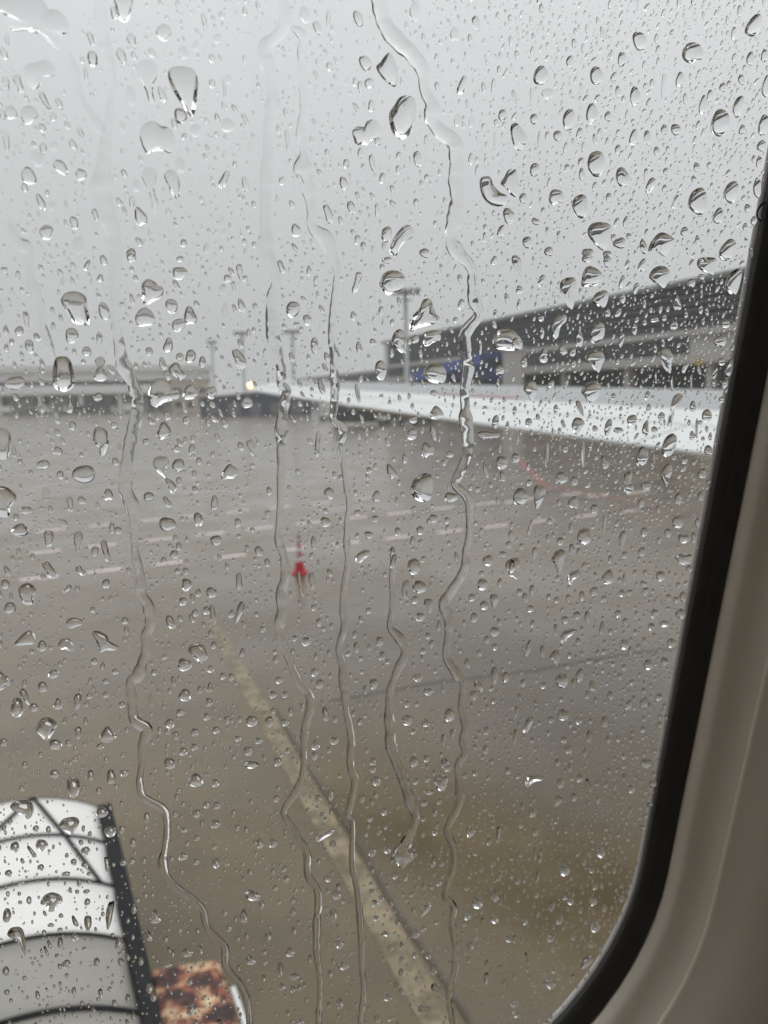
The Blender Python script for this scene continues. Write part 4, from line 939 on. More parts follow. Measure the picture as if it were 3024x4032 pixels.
'12': '450 65 75 60 20 r;730 150 60 50 0 r;775 45 45 45 0 r;1150 45 55 60 0 r;1240 55 35 45 0 r;1065 120 45 60 -15 r;920 130 40 60 0 r;1015 195 35 75 5 r;375 200 40 85 0 r;530 212 30 40 -10 r;890 320 35 95 15 l;1470 470 65 80 0 d;1505 315 65 75 0 d;1595 275 60 40 0 r;1650 350 60 90 0 d;1400 555 45 50 0 r;1480 605 55 60 0 r;1545 575 55 90 0 t;1030 570 50 50 15 r;1065 680 65 60 0 r;1415 685 45 65 0 r;1550 775 65 60 0 r;1550 875 40 45 0 r;1085 902 40 40 0 r;803 840 45 70 0 r;820 935 38 65 5 r;327 840 60 60 15 r;252 820 35 40 -25 r;410 715 35 55 0 r;730 640 40 40 0 r;650 880 30 75 0 d;640 795 30 50 0 r;148 1090 50 50 0 r;380 1040 50 60 20 r;415 1115 50 60 0 r;763 1115 50 75 0 r;1045 1075 70 50 0 i;1120 1165 65 50 0 i;1445 1130 45 90 -35 d;1548 1065 50 115 0 t;1620 1070 40 70 0 d;1410 1190 50 70 0 r;1255 1315 65 90 0 d;1540 1225 30 40 0 r;110 1185 45 50 0 r;187 1185 45 45 0 r;980 1350 65 75 0 r;85 1360 50 80 0 r;190 1365 50 50 0 r;450 1310 35 95 -10 l;675 1360 35 45 0 r;515 1345 30 50 0 r;385 1510 50 70 0 b;508 1483 60 50 0 r;472 1545 35 40 0 r;15 1485 50 40 0 r;1495 1420 35 55 0 r;1025 1620 55 70 0 r;1105 1600 35 50 0 r;1225 1630 50 70 0 r;1275 1440 30 80 8 l;1215 1480 30 80 0 i;140 1620 55 60 0 r;760 1620 40 60 0 r;980 1245 40 45 20 r;1490 1540 35 60 0 r;365 445 40 120 -5 i;480 395 30 55 -30 r;75 330 35 60 -25 r;20 255 50 70 -40 r;600 920 40 30 -35 r;1100 1370 50 50 0 i;290 470 25 170 -10 l;125 905 30 35 0 r;405 335 20 50 0 l;680 950 30 35 0 r;855 970 30 35 0 r;490 740 25 45 0 r;205 1550 30 45 10 r;375 620 35 45 0 r;1185 740 25 70 5 l;1300 290 25 60 -10 r;1120 60 25 40 0 r;885 250 30 50 0 b;45 760 35 40 0 i;680 695 25 50 -20 r;1045 1245 28 35 0 r',
'22': '470 158 90 105 0 d;1075 65 70 85 0 d;1205 70 30 65 0 d;1115 172 75 60 0 d;1180 170 35 75 0 r;1115 305 110 75 0 d;845 258 50 60 0 r;858 130 45 60 0 r;1012 135 45 55 0 r;315 190 45 50 0 r;148 265 35 75 5 r;390 245 40 75 0 r;435 258 30 50 0 r;715 185 45 125 10 t;600 80 20 120 3 l;385 105 30 70 0 r;120 100 25 100 15 l;965 415 60 65 0 d;535 515 55 60 0 r;50 520 40 45 0 r;130 510 30 75 8 l;455 545 35 65 0 d;365 560 28 55 0 r;120 628 45 45 0 r;690 660 45 50 0 d;490 680 35 85 0 r;425 670 45 55 -20 r;925 660 40 70 15 r;990 725 60 45 0 d;905 745 45 50 20 r;1095 660 60 70 0 r;1150 368 40 45 0 r;1110 550 40 75 0 r;1065 570 40 40 0 r;345 700 50 50 0 d;585 760 35 95 0 i;730 860 55 70 0 d;430 840 35 50 0 r;1035 850 55 65 0 r;105 885 30 110 15 l;200 905 35 80 0 r;500 968 40 40 0 r;885 990 60 70 0 d;990 970 50 55 0 r;325 1095 80 95 0 d;440 1060 50 90 10 d;205 1125 45 45 0 r;640 1190 40 65 0 r;860 1235 50 70 0 r;895 1260 25 55 0 r;760 1250 35 70 25 l;955 1200 45 50 0 r;335 1315 75 75 15 r;105 1380 45 120 25 l;435 1355 45 50 30 r;603 1360 45 75 0 r;340 1478 40 45 0 r;370 1540 50 60 0 r;850 1410 35 40 0 r;500 1460 35 85 5 i;20 1460 25 110 8 l;295 1625 35 50 0 r;870 1630 70 60 0 r;690 1470 30 45 0 r;625 1475 35 50 0 r;725 1585 35 40 0 r;475 1560 25 60 15 r;320 1215 30 35 0 r;525 1130 40 70 -20 i;710 530 50 50 0 i;730 440 25 80 -5 i;245 60 40 40 0 i;640 308 30 55 0 r;865 515 45 50 30 i;855 465 45 40 0 i;800 395 30 45 0 r;865 395 30 45 0 r;285 765 25 80 0 l;135 725 30 50 0 r;780 1105 35 40 0 r;735 710 30 50 0 r;555 915 25 45 15 r;375 930 35 40 0 r;655 985 35 35 0 r;360 1000 35 40 0 r;960 1380 30 40 0 r;240 550 30 40 0 r;290 570 35 40 0 r;30 1300 18 80 5 l;1080 475 30 40 0 r;925 800 25 35 0 r;640 775 30 40 0 r;800 780 25 40 0 r;770 900 25 60 0 r;400 1110 25 60 0 r',
'03': '475 125 85 135 0 d;355 40 65 55 0 r;588 50 38 70 0 r;720 60 60 95 0 r;805 35 50 50 0 i;140 135 35 40 0 r;660 290 75 70 -20 r;715 415 75 70 0 d;233 395 42 42 0 d;270 503 80 75 15 d;97 515 60 70 0 d;555 540 60 55 -15 d;205 545 30 90 -35 l;478 612 40 45 0 d;265 648 45 45 0 d;550 633 45 42 0 d;55 685 50 45 0 d;430 690 60 35 0 r;693 625 35 95 -5 l;45 958 55 95 5 d;710 950 45 190 8 i;485 995 28 80 -25 l;570 1010 55 100 0 t;390 1135 35 75 0 d;485 1100 50 50 0 d;320 1145 25 60 -20 l;770 1140 45 80 25 r;430 1275 60 60 0 d;627 1262 45 60 0 d;782 1260 38 60 0 d;370 1222 28 35 0 d;38 1320 45 65 0 d;710 1437 35 35 0 d;828 1495 35 60 0 d;45 1457 40 40 0 d;862 485 40 60 0 r;870 915 35 70 10 r;855 605 35 45 0 r;935 600 28 45 0 r;800 615 50 40 -30 i;1005 965 65 95 0 b;915 1255 35 55 0 r;1270 80 95 95 20 r;1395 100 50 55 0 r;1275 297 55 55 0 r;1395 365 60 60 0 r;1195 405 50 30 0 r;1275 455 40 40 0 r;1185 575 55 60 0 i;1270 612 45 40 0 r;1400 620 45 70 0 d;1340 240 45 50 -30 i;1405 245 55 50 25 r;1145 190 30 45 0 r;1135 300 30 45 0 r;1310 360 25 50 0 r;1390 515 35 35 0 r;1215 490 35 35 0 r;1215 1200 70 55 0 r;1455 940 40 45 0 r;1580 960 55 95 0 b;1485 1040 40 45 0 r;1600 1090 30 50 0 r;965 1090 35 75 -30 l;1075 1110 35 45 0 r;1635 830 110 65 15 r;1625 1245 65 70 0 i;970 1430 50 70 0 r;995 1485 45 65 0 r;1230 1390 40 50 0 r;1240 1570 50 90 35 r;1090 1280 60 25 -10 l;865 1610 30 55 0 r;1425 1400 30 40 0 r;1445 1510 35 50 0 r;1085 1410 25 50 0 r;560 805 45 30 -20 d;545 1175 28 30 0 d;515 745 35 55 15 d;575 690 30 28 0 d;575 740 30 35 0 d;540 395 22 45 0 d;330 1022 45 28 0 d;395 960 32 32 0 d;65 350 32 42 10 d;525 485 30 40 -20 d;145 605 25 40 -20 d;1120 1205 25 50 0 r;500 805 28 30 0 d;290 945 22 40 -30 d;455 795 25 40 -15 d;135 750 50 25 0 d;205 445 28 35 0 d;300 1190 22 70 -20 l;730 1085 25 30 0 r;390 1050 40 25 0 r;960 730 25 30 0 r',
'13': '780 85 65 65 0 r;760 10 45 45 -15 r;445 440 35 145 60 l;1200 95 95 95 25 i;1120 160 70 30 0 i;1110 75 40 40 0 r;130 200 42 45 0 r;485 180 40 80 0 t;830 285 45 50 0 r;740 330 35 45 0 r;1090 230 40 45 0 r;1160 290 30 55 0 r;1085 330 30 40 0 r;755 545 50 70 15 r;850 530 50 55 0 r;500 495 50 45 0 f;110 490 55 60 0 r;25 490 40 70 0 d;485 290 25 50 0 r;1080 430 30 45 0 r;1160 420 40 40 0 r;1390 415 55 75 0 i;1570 435 30 110 5 l;1150 610 30 75 10 l;465 720 50 40 35 r;525 825 60 60 0 r;505 960 55 90 0 t;565 865 30 35 0 r;770 880 50 50 0 r;185 655 35 45 0 r;110 670 28 45 0 r;195 722 40 45 0 r;125 780 40 35 0 r;240 860 35 40 0 r;38 890 40 65 0 t;240 935 40 55 0 r;150 870 30 35 0 r;220 1195 65 65 0 r;80 1095 45 70 0 r;540 1150 70 55 0 t;565 1285 80 50 10 r;250 1355 60 45 0 r;160 1310 35 95 0 l;545 1525 50 75 0 d;850 1490 65 45 0 r;1090 1565 85 60 0 f;1170 1430 80 55 25 f;780 975 40 35 0 r;920 1005 35 55 0 r;1035 1075 55 65 0 r;840 1075 60 30 15 l;1100 920 35 120 35 l;945 1245 40 45 0 r;940 1330 35 60 0 r;1150 1310 45 75 0 r;1115 1220 45 40 0 r;945 1155 22 50 0 r;1030 1215 30 40 0 r;1185 745 40 45 0 r;1435 875 70 85 0 d;1550 835 50 75 0 d;1370 960 50 60 0 d;1350 1015 30 35 0 r;1545 985 60 50 0 d;1470 1000 30 60 0 f;1390 1155 45 60 0 r;1495 1275 28 60 0 r;1490 1370 25 90 8 l;1380 1245 30 40 0 i;1170 1000 35 35 0 r;900 700 40 45 0 r;970 715 30 40 0 r;755 805 45 40 0 r;745 755 30 35 0 r;815 845 35 45 0 r;755 665 25 45 0 r;55 1195 28 40 0 r;60 1265 30 30 0 r;50 1365 25 50 0 r;170 1420 40 50 0 r;240 1435 30 50 0 r;280 1425 30 45 0 r;205 1590 28 45 0 r;350 1240 20 60 0 l;290 1645 45 40 0 r;870 1625 50 35 0 r;450 335 30 30 0 r;945 1450 28 50 0 r;1635 20 35 50 0 r;1240 5 50 40 0 r;1505 65 25 40 0 r;1420 35 35 45 -20 r;315 1410 22 40 0 r;325 1505 25 40 0 r;715 430 30 35 0 r;840 385 25 35 0 r;1010 820 25 35 0 r;1510 480 30 50 0 r;1085 1045 35 40 20 r;1640 1110 50 50 0 i',
'23': '440 68 45 55 20 r;318 95 45 75 0 r;300 215 40 80 25 i;405 190 40 55 0 r;500 110 18 90 -20 l;780 135 45 65 15 r;135 290 50 65 0 r;155 412 45 65 15 r;575 550 60 70 0 d;340 665 70 75 0 d;465 610 35 50 0 i;518 665 45 35 0 r;38 730 32 60 0 r;158 825 30 45 0 r;378 865 48 50 0 d;528 868 50 55 0 d;258 900 40 75 15 r;310 985 45 65 20 r;445 922 30 50 0 r;600 912 35 50 0 r;540 1030 65 75 0 d;88 1000 35 40 0 d;252 1105 50 50 0 r;395 1095 40 50 0 r;513 1140 38 60 0 r;272 1312 45 45 0 r;245 1400 85 60 30 d;490 1260 40 110 45 l;20 1355 30 40 0 r;15 1530 55 50 0 r;30 1600 55 40 0 r;60 375 35 35 0 r;165 710 18 80 5 l;100 1240 15 90 -15 l;180 590 25 55 0 r;850 385 40 35 0 r;915 105 50 45 0 r;40 55 35 35 0 r;630 20 30 45 0 r;870 310 35 30 0 r;20 1110 30 60 0 r;210 1325 28 35 0 r;690 435 25 35 0 r;895 240 40 30 0 r;150 560 14 90 0 l;610 110 25 50 20 r;670 120 20 50 20 l;770 270 22 45 0 r;265 1180 30 35 0 r;340 840 50 30 25 i;540 770 30 50 0 i',
}
# water trails: label, then tile: x y width ...
TRAILS = [
('leftmost long water trail, running from the top edge down past the white canopy',
 '00:655 -60 70,650 100 80,660 200 70,690 330 70,720 470 60,735 560 45,720 650 40,702 800 50,690 880 60,680 1000 90,660 1150 95,670 1270 95,700 1400 105,735 1520 90,750 1640 80|01:742 200 60,745 400 60,770 560 60,800 700 70,850 800 70,880 900 80,890 1000 75,870 1100 75,850 1200 75,820 1350 80,810 1500 80,850 1600 70|02:870 50 60,870 180 40,880 300 50,910 430 60,920 530 60,965 620 75,970 730 70,945 800 60,945 900 55,900 1050 60,850 1100 55,850 1200 60,870 1340 60,950 1410 70,930 1500 60,915 1650 42|03:905 100 45,930 190 50,1060 270 50,1085 400 45,1065 540 45,1060 650 45,1120 750 45,1300 900 50,1345 1040 45,1455 1160 45,1465 1280 45,1560 1410 45,1600 1500 40,1620 1700 40'),
('soft water trail left of centre, passing the second mast and the traffic cone',
 '10:150 -60 70,190 150 80,130 240 70,60 300 90,70 420 90,100 560 60,110 700 70,80 850 60,70 1100 70,60 1300 70,60 1500 70|11:80 0 80,130 150 60,100 280 60,110 480 80,130 600 70,160 720 60,165 830 60,200 870 55,180 980 60,165 1100 60,160 1240 55,165 1400 50,160 1600 45|12:150 100 50,150 200 50,185 300 45,190 430 60,160 520 60,165 650 50,150 780 45,200 920 45,270 1090 50,340 1180 50,355 1260 50,320 1400 50,310 1520 45,310 1640 40|13:280 120 40,190 260 40,190 320 40,260 430 45,330 560 45,340 700 45,400 810 50,395 1000 40,395 1200 40,415 1400 35,405 1700 35'),
('thin dark-edged water trail in the middle, right of the traffic cone',
 '10:230 170 60,300 230 60,292 330 40,300 500 40,310 700 50,290 850 60,310 980 40,305 1080 90,330 1200 70,360 1350 60,370 1470 60,450 1540 90,490 1640 70|11:525 100 50,520 200 45,505 320 40,490 450 40,490 560 45,510 650 45,510 780 50,515 880 50,505 980 50,500 1060 45,560 1120 70,545 1240 35,565 1350 30,580 1480 28,600 1620 28|12:590 50 30,590 200 35,595 320 35,575 450 40,565 620 40,575 740 45,535 880 40,560 1000 45,575 1150 45,585 1300 40,615 1460 45,615 1640 45|13:640 100 45,600 290 45,625 340 30,625 500 30,625 640 35,655 790 40,670 900 40,680 1100 40,685 1300 35,700 1430 35,670 1700 35'),
('rightmost and widest water trail, winding past the blue bridge to the bottom',
 '10:790 -60 100,830 150 100,920 260 110,1020 360 90,1080 450 80,1090 580 60,1140 680 80,1150 780 70,1200 850 90,1290 930 90,1295 1050 90,1300 1200 100,1310 1300 80,1290 1420 100,1265 1520 70,1290 1620 90|11:1390 60 70,1410 160 60,1415 280 70,1440 380 60,1390 450 80,1350 520 80,1365 620 70,1375 740 70,1350 860 60,1355 960 60,1360 1060 70,1375 1160 60,1365 1290 60,1310 1420 60,1290 1480 50,1370 1560 60,1385 1640 45|12:1380 150 40,1360 260 50,1350 380 55,1270 510 55,1220 600 50,1250 720 55,1240 850 50,1240 950 45,1300 1050 55,1340 1110 40,1330 1250 45,1355 1400 45,1340 1480 40,1350 1570 40,1310 1640 45|13:1310 100 40,1320 230 45,1240 400 45,1280 520 45,1280 640 40,1230 820 45,1280 900 40,1270 1000 40,1290 1150 40,1290 1300 40,1250 1480 40,1285 1700 40'),
('short water trail below the dashed lines ending in a bright bead',
 '12:890 230 30,890 350 40,880 450 30,885 620 40,870 740 40,940 830 60,965 920 50,900 1060 45,865 1200 45,865 1400 55,870 1500 70,900 1600 70|13:940 20 70,970 120 60,1000 220 60,1030 320 50,1000 430 60,960 520 85,950 620 95,948 655 60'),
('short slanting water trail at the far left leading into a hanging drop',
 '00:60 1430 40,110 1560 60,165 1600 80,185 1650 50|01:200 150 50,240 260 60,270 330 50,270 420 40,295 510 50,320 590 50,362 662 20'),
('faint water trail joining the leftmost long trail from the left near the top',
 '00:440 330 30,480 450 50,520 640 50,600 760 70,670 870 70'),
]

def smooth_closed(pts, n):
    P = np.array(pts, float); k = len(P)
    out = []
    per = max(2, n // k)
    for i in range(k):
        p0, p1, p2, p3 = P[i - 1], P[i], P[(i + 1) % k], P[(i + 2) % k]
        for j in range(per):
            t = j / per
            out.append(.5 * (2 * p1 + (p2 - p0) * t + (2 * p0 - 5 * p1 + 4 * p2 - p3) * t * t + (3 * p1 - p0 - 3 * p2 + p3) * t ** 3))
    return np.array(out)

RINGS = (1.0, .965, .90, .80, .66, .48, .26)
def drop_geo(outl, steep, rings=RINGS, w0=.00012, sag=.32):
    """plano-convex bead of water on the pane: outline in pane metres, heavier at the bottom"""
    O = np.array(outl); n = len(O)
    x, y = O[:, 0], O[:, 1]; x1, y1 = np.roll(x, -1), np.roll(y, -1)
    cr_ = x * y1 - x1 * y; A = cr_.sum() / 2
    if A < 0:
        O = O[::-1]; x, y = O[:, 0], O[:, 1]; x1, y1 = np.roll(x, -1), np.roll(y, -1); cr_ = x * y1 - x1 * y; A = -A
    c = np.array([((x + x1) * cr_).sum(), ((y + y1) * cr_).sum()]) / (6 * A)
    hh = (y.max() - y.min()) / 2
    ap = c - np.array([0, sag * hh])
    r_eff = math.sqrt(A / math.pi) * min(1.0, 1.15 * min(np.ptp(x), np.ptp(y)) / (2 * math.sqrt(A / math.pi)))
    H = steep * r_eff
    V, F = [], []
    for j, rho in enumerate(rings):
        q = ap + (O - ap) * rho
        f = (1 - rho ** 2.3) * (1 + .10 * rho)
        V += [(p[0], p[1], w0 + H * f) for p in q]
    V.append((ap[0], ap[1], w0 + H))
    nr = len(rings)
    for j in range(nr - 1):
        for k in range(n):
            F.append((j * n + k, j * n + (k + 1) % n, (j + 1) * n + (k + 1) % n, (j + 1) * n + k))
    for k in range(n):
        F.append(((nr - 1) * n + k, (nr - 1) * n + (k + 1) % n, nr * n))
    nd = len(F)
    b = len(V)
    V += [(p[0], p[1], w0) for p in O]
    F.append(tuple(b + k for k in range(n))[::-1])
    V = [(v[0], v[1], -v[2]) for v in V]              # the dome stands outward, local -z
    F = [f[::-1] for f in F]
    return V, F, nd, A, c

def ell_outline(px, py, w, h, tilt, kind, n, r):
    """outline of one drop in photo pixels"""
    t = D2R(tilt); ct, st = math.cos(t), math.sin(t)
    ph = [r.uniform(0, 6.283) for _ in range(4)]
    am = {'i': .16, 'f': .05, 'd': .07, 'r': .07, 'l': .06}.get(kind, .07)
    a2, a3, a5 = am * r.uniform(.3, 1) * .5, am * r.uniform(.4, 1), am * r.uniform(.2, .8) * .5
    ex = {'l': 3.0, 'r': 2.15, 'd': 2.2}.get(kind, 2.2)
    pts = []
    for k in range(n):
        a = 2 * math.pi * k / n
        ca_, sa = math.cos(a), math.sin(a)
        rr = (abs(ca_) ** ex + abs(sa) ** ex) ** (-1 / ex)
        rr *= 1 + a2 * math.cos(2 * a + ph[0]) + a3 * math.cos(3 * a + ph[1]) + a5 * math.cos(5 * a + ph[2])
        x, y = rr * ca_ * w / 2, rr * sa * h / 2            # y up
        s = y / (h / 2)
        if kind == 't': x *= 1 + .42 * s - .1
        elif kind == 'b': x *= 1 - .42 * s - .05
        elif kind == 'l': x *= 1 + .16 * math.sin(2.4 * s + ph[3])
        elif kind == 'k':
            d = (a - 5.2 + math.pi) % (2 * math.pi) - math.pi
            g = 1 - .36 * math.exp(-(d / .42) ** 2); x *= g; y *= g
        pts.append((px + x * ct + y * st, py - (-x * st + y * ct)))
    return pts

items = []      # (area px, outline px, steep, label or None, kind, cx, cy, w, h, tilt)
for t, st_, lab, s in POLY:
    P = [tl_px(t, *map(float, q.split(','))) for q in s.split()]
    S = smooth_closed(P, 44)
    S = S.mean(0) + (S - S.mean(0)) * 1.06
    x, y = S[:, 0], S[:, 1]
    A = abs((x * np.roll(y, -1) - np.roll(x, -1) * y).sum()) / 2
    items.append((A * 1.6, S, st_, lab, 'p', x.mean(), y.mean(), np.ptp(x), np.ptp(y), 0))
for t, s in ELL.items():
    for q in s.split(';'):
        a = q.split()
        x, y, w, h, tilt = map(float, a[:5]); k = a[5]
        if w < 5: continue
        px, py = tl_px(t, x, y); w *= SC; h *= SC
        o = ell_outline(px, py, w, h, tilt, k, 26, rng)
        st_ = {'f': .26, 'd': .78, 'i': .56, 'k': .55, 'l': .62}.get(k, .60) * rng.uniform(.9, 1.12)
        if px < 1300 and py < 1000 and k in 'rltbk': st_ *= .86
        if py > 2300: st_ *= 1.12
        items.append((math.pi * w * h / 4, o, st_, None, k, px, py, w, h, tilt))
items.sort(key=lambda i: -i[0])

trail_px = []
for lab, s in TRAILS:
    pts = []
    for part in s.split('|'):
        t, body = part.split(':')
        for q in body.split(','):
            x, y, w = map(float, q.split())
            px = tl_px(t, x, y); pts.append((px[0], px[1], w * SC))
    trail_px.append((lab, pts))

def trail_x(pts, y):
    for a, b in zip(pts[:-1], pts[1:]):
        if min(a[1], b[1]) <= y <= max(a[1], b[1]) and a[1] != b[1]:
            return a[0] + (b[0] - a[0]) * (y - a[1]) / (b[1] - a[1])
    return None

def place_words(x, y):
    """what lies behind and beside a drop, in words"""
    main = [trail_x(p, y) for _, p in trail_px[:4]]
    main = [m if m is not None else 9e9 for m in main]
    n = sum(1 for m in main if m < x)
    lane = ('left of the leftmost trail', 'between the first two trails', 'between the two middle trails', 'between the two right-hand trails', 'right of the rightmost trail')[min(n, 4)]
    if y < 700: zone = 'high in the sky'
    elif y < 1250: zone = 'in the lower sky'
    elif x > 1900 and y < 1530: zone = 'over the dark terminal'
    elif y < 1480: zone = 'just above the horizon'
    elif y < 1500 + max(0, x - 1000) * .165 and x > 980: zone = 'over the wing'
    elif y < 1640: zone = 'at the horizon'
    elif y < 2000: zone = 'over the grey apron'
    elif y < 2300: zone = 'among the dashed lines'
    elif x < 560 and y > 3170: zone = 'over the white canopy'
    elif y < 3050: zone = 'over the brown apron'
    else: zone = 'near the bottom'
    return zone, lane

TOPN = 290
labels = []
for A, o, st_, lab, k, cx, cy_, w, h, tilt in items[:TOPN]:
    if lab is None:
        ratio = h / max(w, 1)
        size = 'large' if A > 4200 else 'middling' if A > 2000 else 'small'
        if k == 'k': shp = 'notched raindrop'
        elif k == 'f': shp = 'faint raindrop'
        elif k == 'i': shp = 'ragged raindrop'
        elif k == 't': shp = 'tapering raindrop'
        elif k == 'b': shp = 'pear-shaped raindrop'
        elif ratio > 2.1: shp = 'long raindrop'
        elif ratio > 1.35: shp = 'oval raindrop'
        elif ratio < .75: shp = 'flat wide raindrop'
        else: shp = 'round raindrop'
        if ratio > 1.3 and abs(tilt) > 12: shp = ('left-leaning ' if tilt < 0 else 'right-leaning ') + shp
        z, l = place_words(cx, cy_)
        lab = '%s %s %s, %s' % (size, shp, z, l)
    labels.append(lab)
from collections import Counter
cnt = Counter(labels); seen = Counter()
byl = {}
for i, l in enumerate(labels): byl.setdefault(l, []).append(i)
words = ['topmost', 'second', 'third', 'fourth', 'fifth', 'sixth', 'seventh', 'eighth', 'ninth', 'tenth']
final = {}
for l, ids in byl.items():
    ids = sorted(ids, key=lambda i: items[i][6])
    for r_, i in enumerate(ids):
        if len(ids) == 1: final[i] = l
        elif len(ids) == 2: final[i] = ('upper ' if r_ == 0 else 'lower ') + l
        else: final[i] = (words[min(r_, 9)] if r_ < len(ids) - 1 else 'lowest') + (' from top, ' if 0 < r_ < len(ids) - 1 else ' ') + l

RAIN_GROUP = 'raindrops on the outside of the window'
def to_pane(o): return [pane(p[0], p[1]) for p in o]
for i, (A, o, st_, lab, k, cx, cy_, w, h, tilt) in enumerate(items[:TOPN]):
    V, F, nd, _, c = drop_geo(to_pane(o), st_ * (1.15 if lab and cy_ > 1000 else 1.0))
    base = Vector((c[0], c[1], 0))
    me = bpy.data.meshes.new('raindrop')
    me.from_pydata([(v[0] - c[0], v[1] - c[1], v[2]) for v in V], [], F)
    me.polygons.foreach_set('use_smooth', [True] * nd + [False])
    me.materials.append(M['water'])
    ob = bpy.data.objects.new('raindrop', me)
    COL.objects.link(ob)
    ob.matrix_world = WM @ Matrix.Translation(base)
    tag(ob, final[i], 'raindrop', RAIN_GROUP)

# ------------------------------------------------------------------ trails
def densify(pts, step=9.0):
    """smooth the trail, add small wobble in width"""
    P = np.array(pts); out = []
    for i in range(len(P) - 1):
        p0, p1, p2, p3 = P[max(i - 1, 0)], P[i], P[i + 1], P[min(i + 2, len(P) - 1)]
        n = max(2, int(np.hypot(*(p2 - p1)[:2]) / step))
        for j in range(n):
            t = j / n
            out.append(.5 * (2 * p1 + (p2 - p0) * t + (2 * p0 - 5 * p1 + 4 * p2 - p3) * t * t + (3 * p1 - p0 - 3 * p2 + p3) * t ** 3))
    out.append(P[-1])
    return np.array(out)
def wob(y, s):
    return math.sin(y * .021 + s) * .5 + math.sin(y * .057 + 2.1 * s) * .3 + math.sin(y * .13 + 3.7 * s) * .2
PROF = (-1, -.93, -.8, -.6, -.32, 0, .32, .6, .8, .93, 1)
for ti, (lab, pts) in enumerate(trail_px):
    D = densify(pts)
    V, F = [], []
    n = len(PROF); m_ = len(D)
    for i, (x, y, w) in enumerate(D):
        ta = D[min(i + 1, m_ - 1)][:2] - D[max(i - 1, 0)][:2]; ta = ta / (np.hypot(*ta) + 1e-9)
        nx = np.array([-ta[1], ta[0]])
        if nx[0] < 0: nx = -nx
        w2 = w / 2 * (1.08 + .14 * wob(y, ti * 1.7 + 4) + .75 * max(0, wob(y * .45, ti * 3.1 + 1) - .35)); off = w * .07 * wob(y, ti * 2.3)
        if i < 4 and pts[0][1] > 0: w2 *= .25 + .19 * i
        if i > m_ - 5 and pts[-1][1] < 4000: w2 *= .2 + .2 * (m_ - 1 - i)
        soft = .29 if y < 1150 else .29 + .21 * min(1, (y - 1150) / 350)
        if ti == 3: soft = max(soft, .36)
        if ti == 2: soft = max(soft, .38)
        if ti == 6: soft = .18
        lo = pane(x - nx[0] * w2 + nx[0] * off, y - nx[1] * w2 + nx[1] * off); hi = pane(x + nx[0] * w2 + nx[0] * off, y + nx[1] * w2 + nx[1] * off)
        rad = math.hypot(hi[0] - lo[0], hi[1] - lo[1]) / 2
        skew = .25 * wob(y * .8, ti + 1.3)
        for s in PROF:
            q = (s + 1) / 2
            f = 1 - abs(s) ** 2.2
            f *= 1 + skew * s
            V.append((lo[0] + (hi[0] - lo[0]) * q, lo[1] + (hi[1] - lo[1]) * q, -.0001 - soft * rad * f * (1 + .22 * wob(y * 1.4, ti * .9))))
    for i in range(m_ - 1):
        for k in range(n - 1):
            F.append((i * n + k, i * n + k + 1, (i + 1) * n + k + 1, (i + 1) * n + k))
    nd = len(F); b = len(V)
    for i in range(m_):
        for k in (0, n - 1):
            v = V[i * n + k]; V.append((v[0], v[1], -.0001))
    for i in range(m_ - 1):
        F.append((b + 2 * i, b + 2 * i + 2, b + 2 * i + 3, b + 2 * i + 1))
    me = bpy.data.meshes.new('water_trail')
    c = pane(pts[-1][0], pts[-1][1])
    me.from_pydata([(v[0] - c[0], v[1] - c[1], v[2]) for v in V], [], F)
    me.polygons.foreach_set('use_smooth', [True] * nd + [False] * (len(F) - nd))
    me.materials.append(M['water'])
    ob = bpy.data.objects.new('water_trail', me)
    COL.objects.link(ob)
    ob.matrix_world = WM @ Matrix.Translation(Vector((c[0], c[1], 0)))
    tag(ob, lab, 'water trail', 'water trails running down the window')

# ------------------------------------------------------------------ countless small droplets between them
grid = {}
CELL = 48
def add_grid(x, y, r):
    for gx in range(int((x - r) // CELL), int((x + r) // CELL) + 1):
        for gy in range(int((y - r) // CELL), int((y + r) // CELL) + 1):
            grid.setdefault((gx, gy), []).append((x, y, r))
def free(x, y, r):
    for (a, b, c) in grid.get((int(x // CELL), int(y // CELL)), ()):
        if (x - a) ** 2 + (y - b) ** 2 < (r + c) ** 2: return False
    return True
for A, o, st_, lab, k, cx, cy_, w, h, tilt in items:
    n = max(1, int(h / max(w, 1) + .5)); t = D2R(tilt)
    for j in range(n):
        s = (j + .5) / n - .5
        add_grid(cx + math.sin(t) * h * s, cy_ - math.cos(t) * h * s, max(w, h / n) * .52)
for lab, pts in trail_px:
    for x, y, w in densify(pts, 16): add_grid(x, y, w * .55)

V, F, SM = [], [], []
def append_drop(outl, st_, rings, sag=.28):
    v, f, nd, _, _ = drop_geo(outl, st_, rings, sag=sag)
    b = len(V)
    V.extend(v); F.extend([tuple(b + i for i in q) for q in f]); SM.extend([True] * nd + [False])
for A, o, st_, lab, k, cx, cy_, w, h, tilt in items[TOPN:]:
    append_drop(to_pane(o), st_, (1, .94, .82, .62, .34))

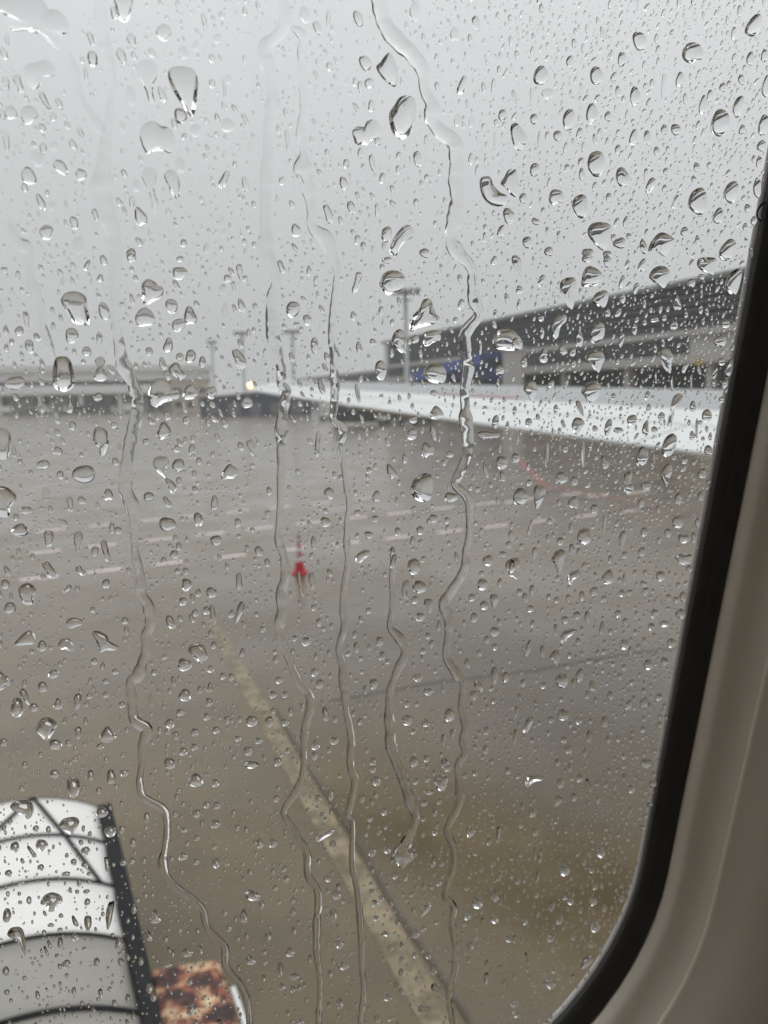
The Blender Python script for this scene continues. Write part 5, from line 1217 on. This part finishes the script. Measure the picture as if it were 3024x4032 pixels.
r2 = random.Random(23)
def density(x, y):
    """relative crowding of droplets over the pane"""
    d = .55 + .9 * max(0, (x - 1500) / 1400) ** 1.2
    if y < 900 and x > 1900: d += .75
    if x > 2100 and 1050 < y < 1900: d += .9
    if x > 2300 and 2000 < y < 3500: d += .55
    if y > 3000 and x < 1200: d *= .75
    cl = math.sin(x * .011 + 1.7 * math.sin(y * .006)) + math.sin(y * .013 + 2.3 * math.sin(x * .007 + 1)) + math.sin((x + y) * .021) * .7
    return d * (.35 + .65 * max(0, 1 + .55 * cl))
tries = 0; made = 0
xr = (-80, 3080)
while made < 5400 and tries < 60000:
    tries += 1
    x, y = r2.uniform(*xr), r2.uniform(-60, 4080)
    if r2.random() > density(x, y) / 2.2: continue
    big = r2.random()
    w = r2.uniform(7, 12) if big < .66 else r2.uniform(11, 18) if big < .93 else r2.uniform(17, 25)
    if x > 2100 and 1050 < y < 1900: w *= .8
    asp = r2.uniform(1.0, 2.0) if y > 1800 else r2.uniform(1.3, 2.8)
    if w > 18: asp = min(asp, 2.0)
    h = w * asp
    p = pane(x, y)
    if p[0] > .1095 or p[0] < -.120: continue
    if y > 3300 and p[1] < -.15 and math.hypot(p[0] - .012, p[1] + .150) > .0955: continue
    if not free(x, y, h * .55): continue
    add_grid(x, y, h * .5)
    base_t = -18 if x < 1300 else -18 + 34 * min(1, (x - 1300) / 1100)
    if y > 2100: base_t *= .3
    o = ell_outline(x, y, w, h, base_t + r2.gauss(0, 12), 'i' if r2.random() < .3 else 'r', 11 if w > 13 else 9, r2)
    append_drop(to_pane(o), r2.uniform(.42, .78), (1, .88, .58))
    made += 1
# the finest specks
made = 0; tries = 0
while made < 5000 and tries < 40000:
    tries += 1
    x, y = r2.uniform(*xr), r2.uniform(-60, 4080)
    if r2.random() > density(x, y) / 2.2: continue
    p = pane(x, y)
    if p[0] > .1098 or p[0] < -.120: continue
    if y > 3300 and p[1] < -.15 and math.hypot(p[0] - .012, p[1] + .150) > .096: continue
    w = r2.uniform(4, 8); h = w * r2.uniform(.9, 1.7)
    if not free(x, y, 5): continue
    o = ell_outline(x, y, w, h, r2.gauss(0, 15), 'r', 7, r2)
    append_drop(to_pane(o), r2.uniform(.35, .6), (1, .75))
    made += 1
me = bpy.data.meshes.new('fine_droplets')
me.from_pydata(V, [], F)
me.polygons.foreach_set('use_smooth', SM)
me.materials.append(M['water'])
fine = bpy.data.objects.new('fine_droplets', me)
COL.objects.link(fine)
fine.matrix_world = WM
tag(fine, 'countless small droplets scattered over the whole window pane', 'droplets', kind='stuff')

# ------------------------------------------------------------------ rain haze
HZ = .0008
hz = MB().box((0, 0, 11.2), (2 * GROUND + 40, 2 * GROUND + 40, 24.6)).build('haze', None)
hm = bpy.data.materials.new('rain_haze'); hm.use_nodes = True
hn, hl = hm.node_tree.nodes, hm.node_tree.links
hn.clear()
ho = hn.new('ShaderNodeOutputMaterial'); hv = hn.new('ShaderNodeVolumePrincipled')
hv.inputs['Color'].default_value = (.93, .95, .97, 1)
hv.inputs['Density'].default_value = HZ
hl.new(hv.outputs[0], ho.inputs['Volume'])
hz.data.materials.append(hm)
tag(hz, 'thin grey rain haze over the apron', 'haze', kind='stuff')
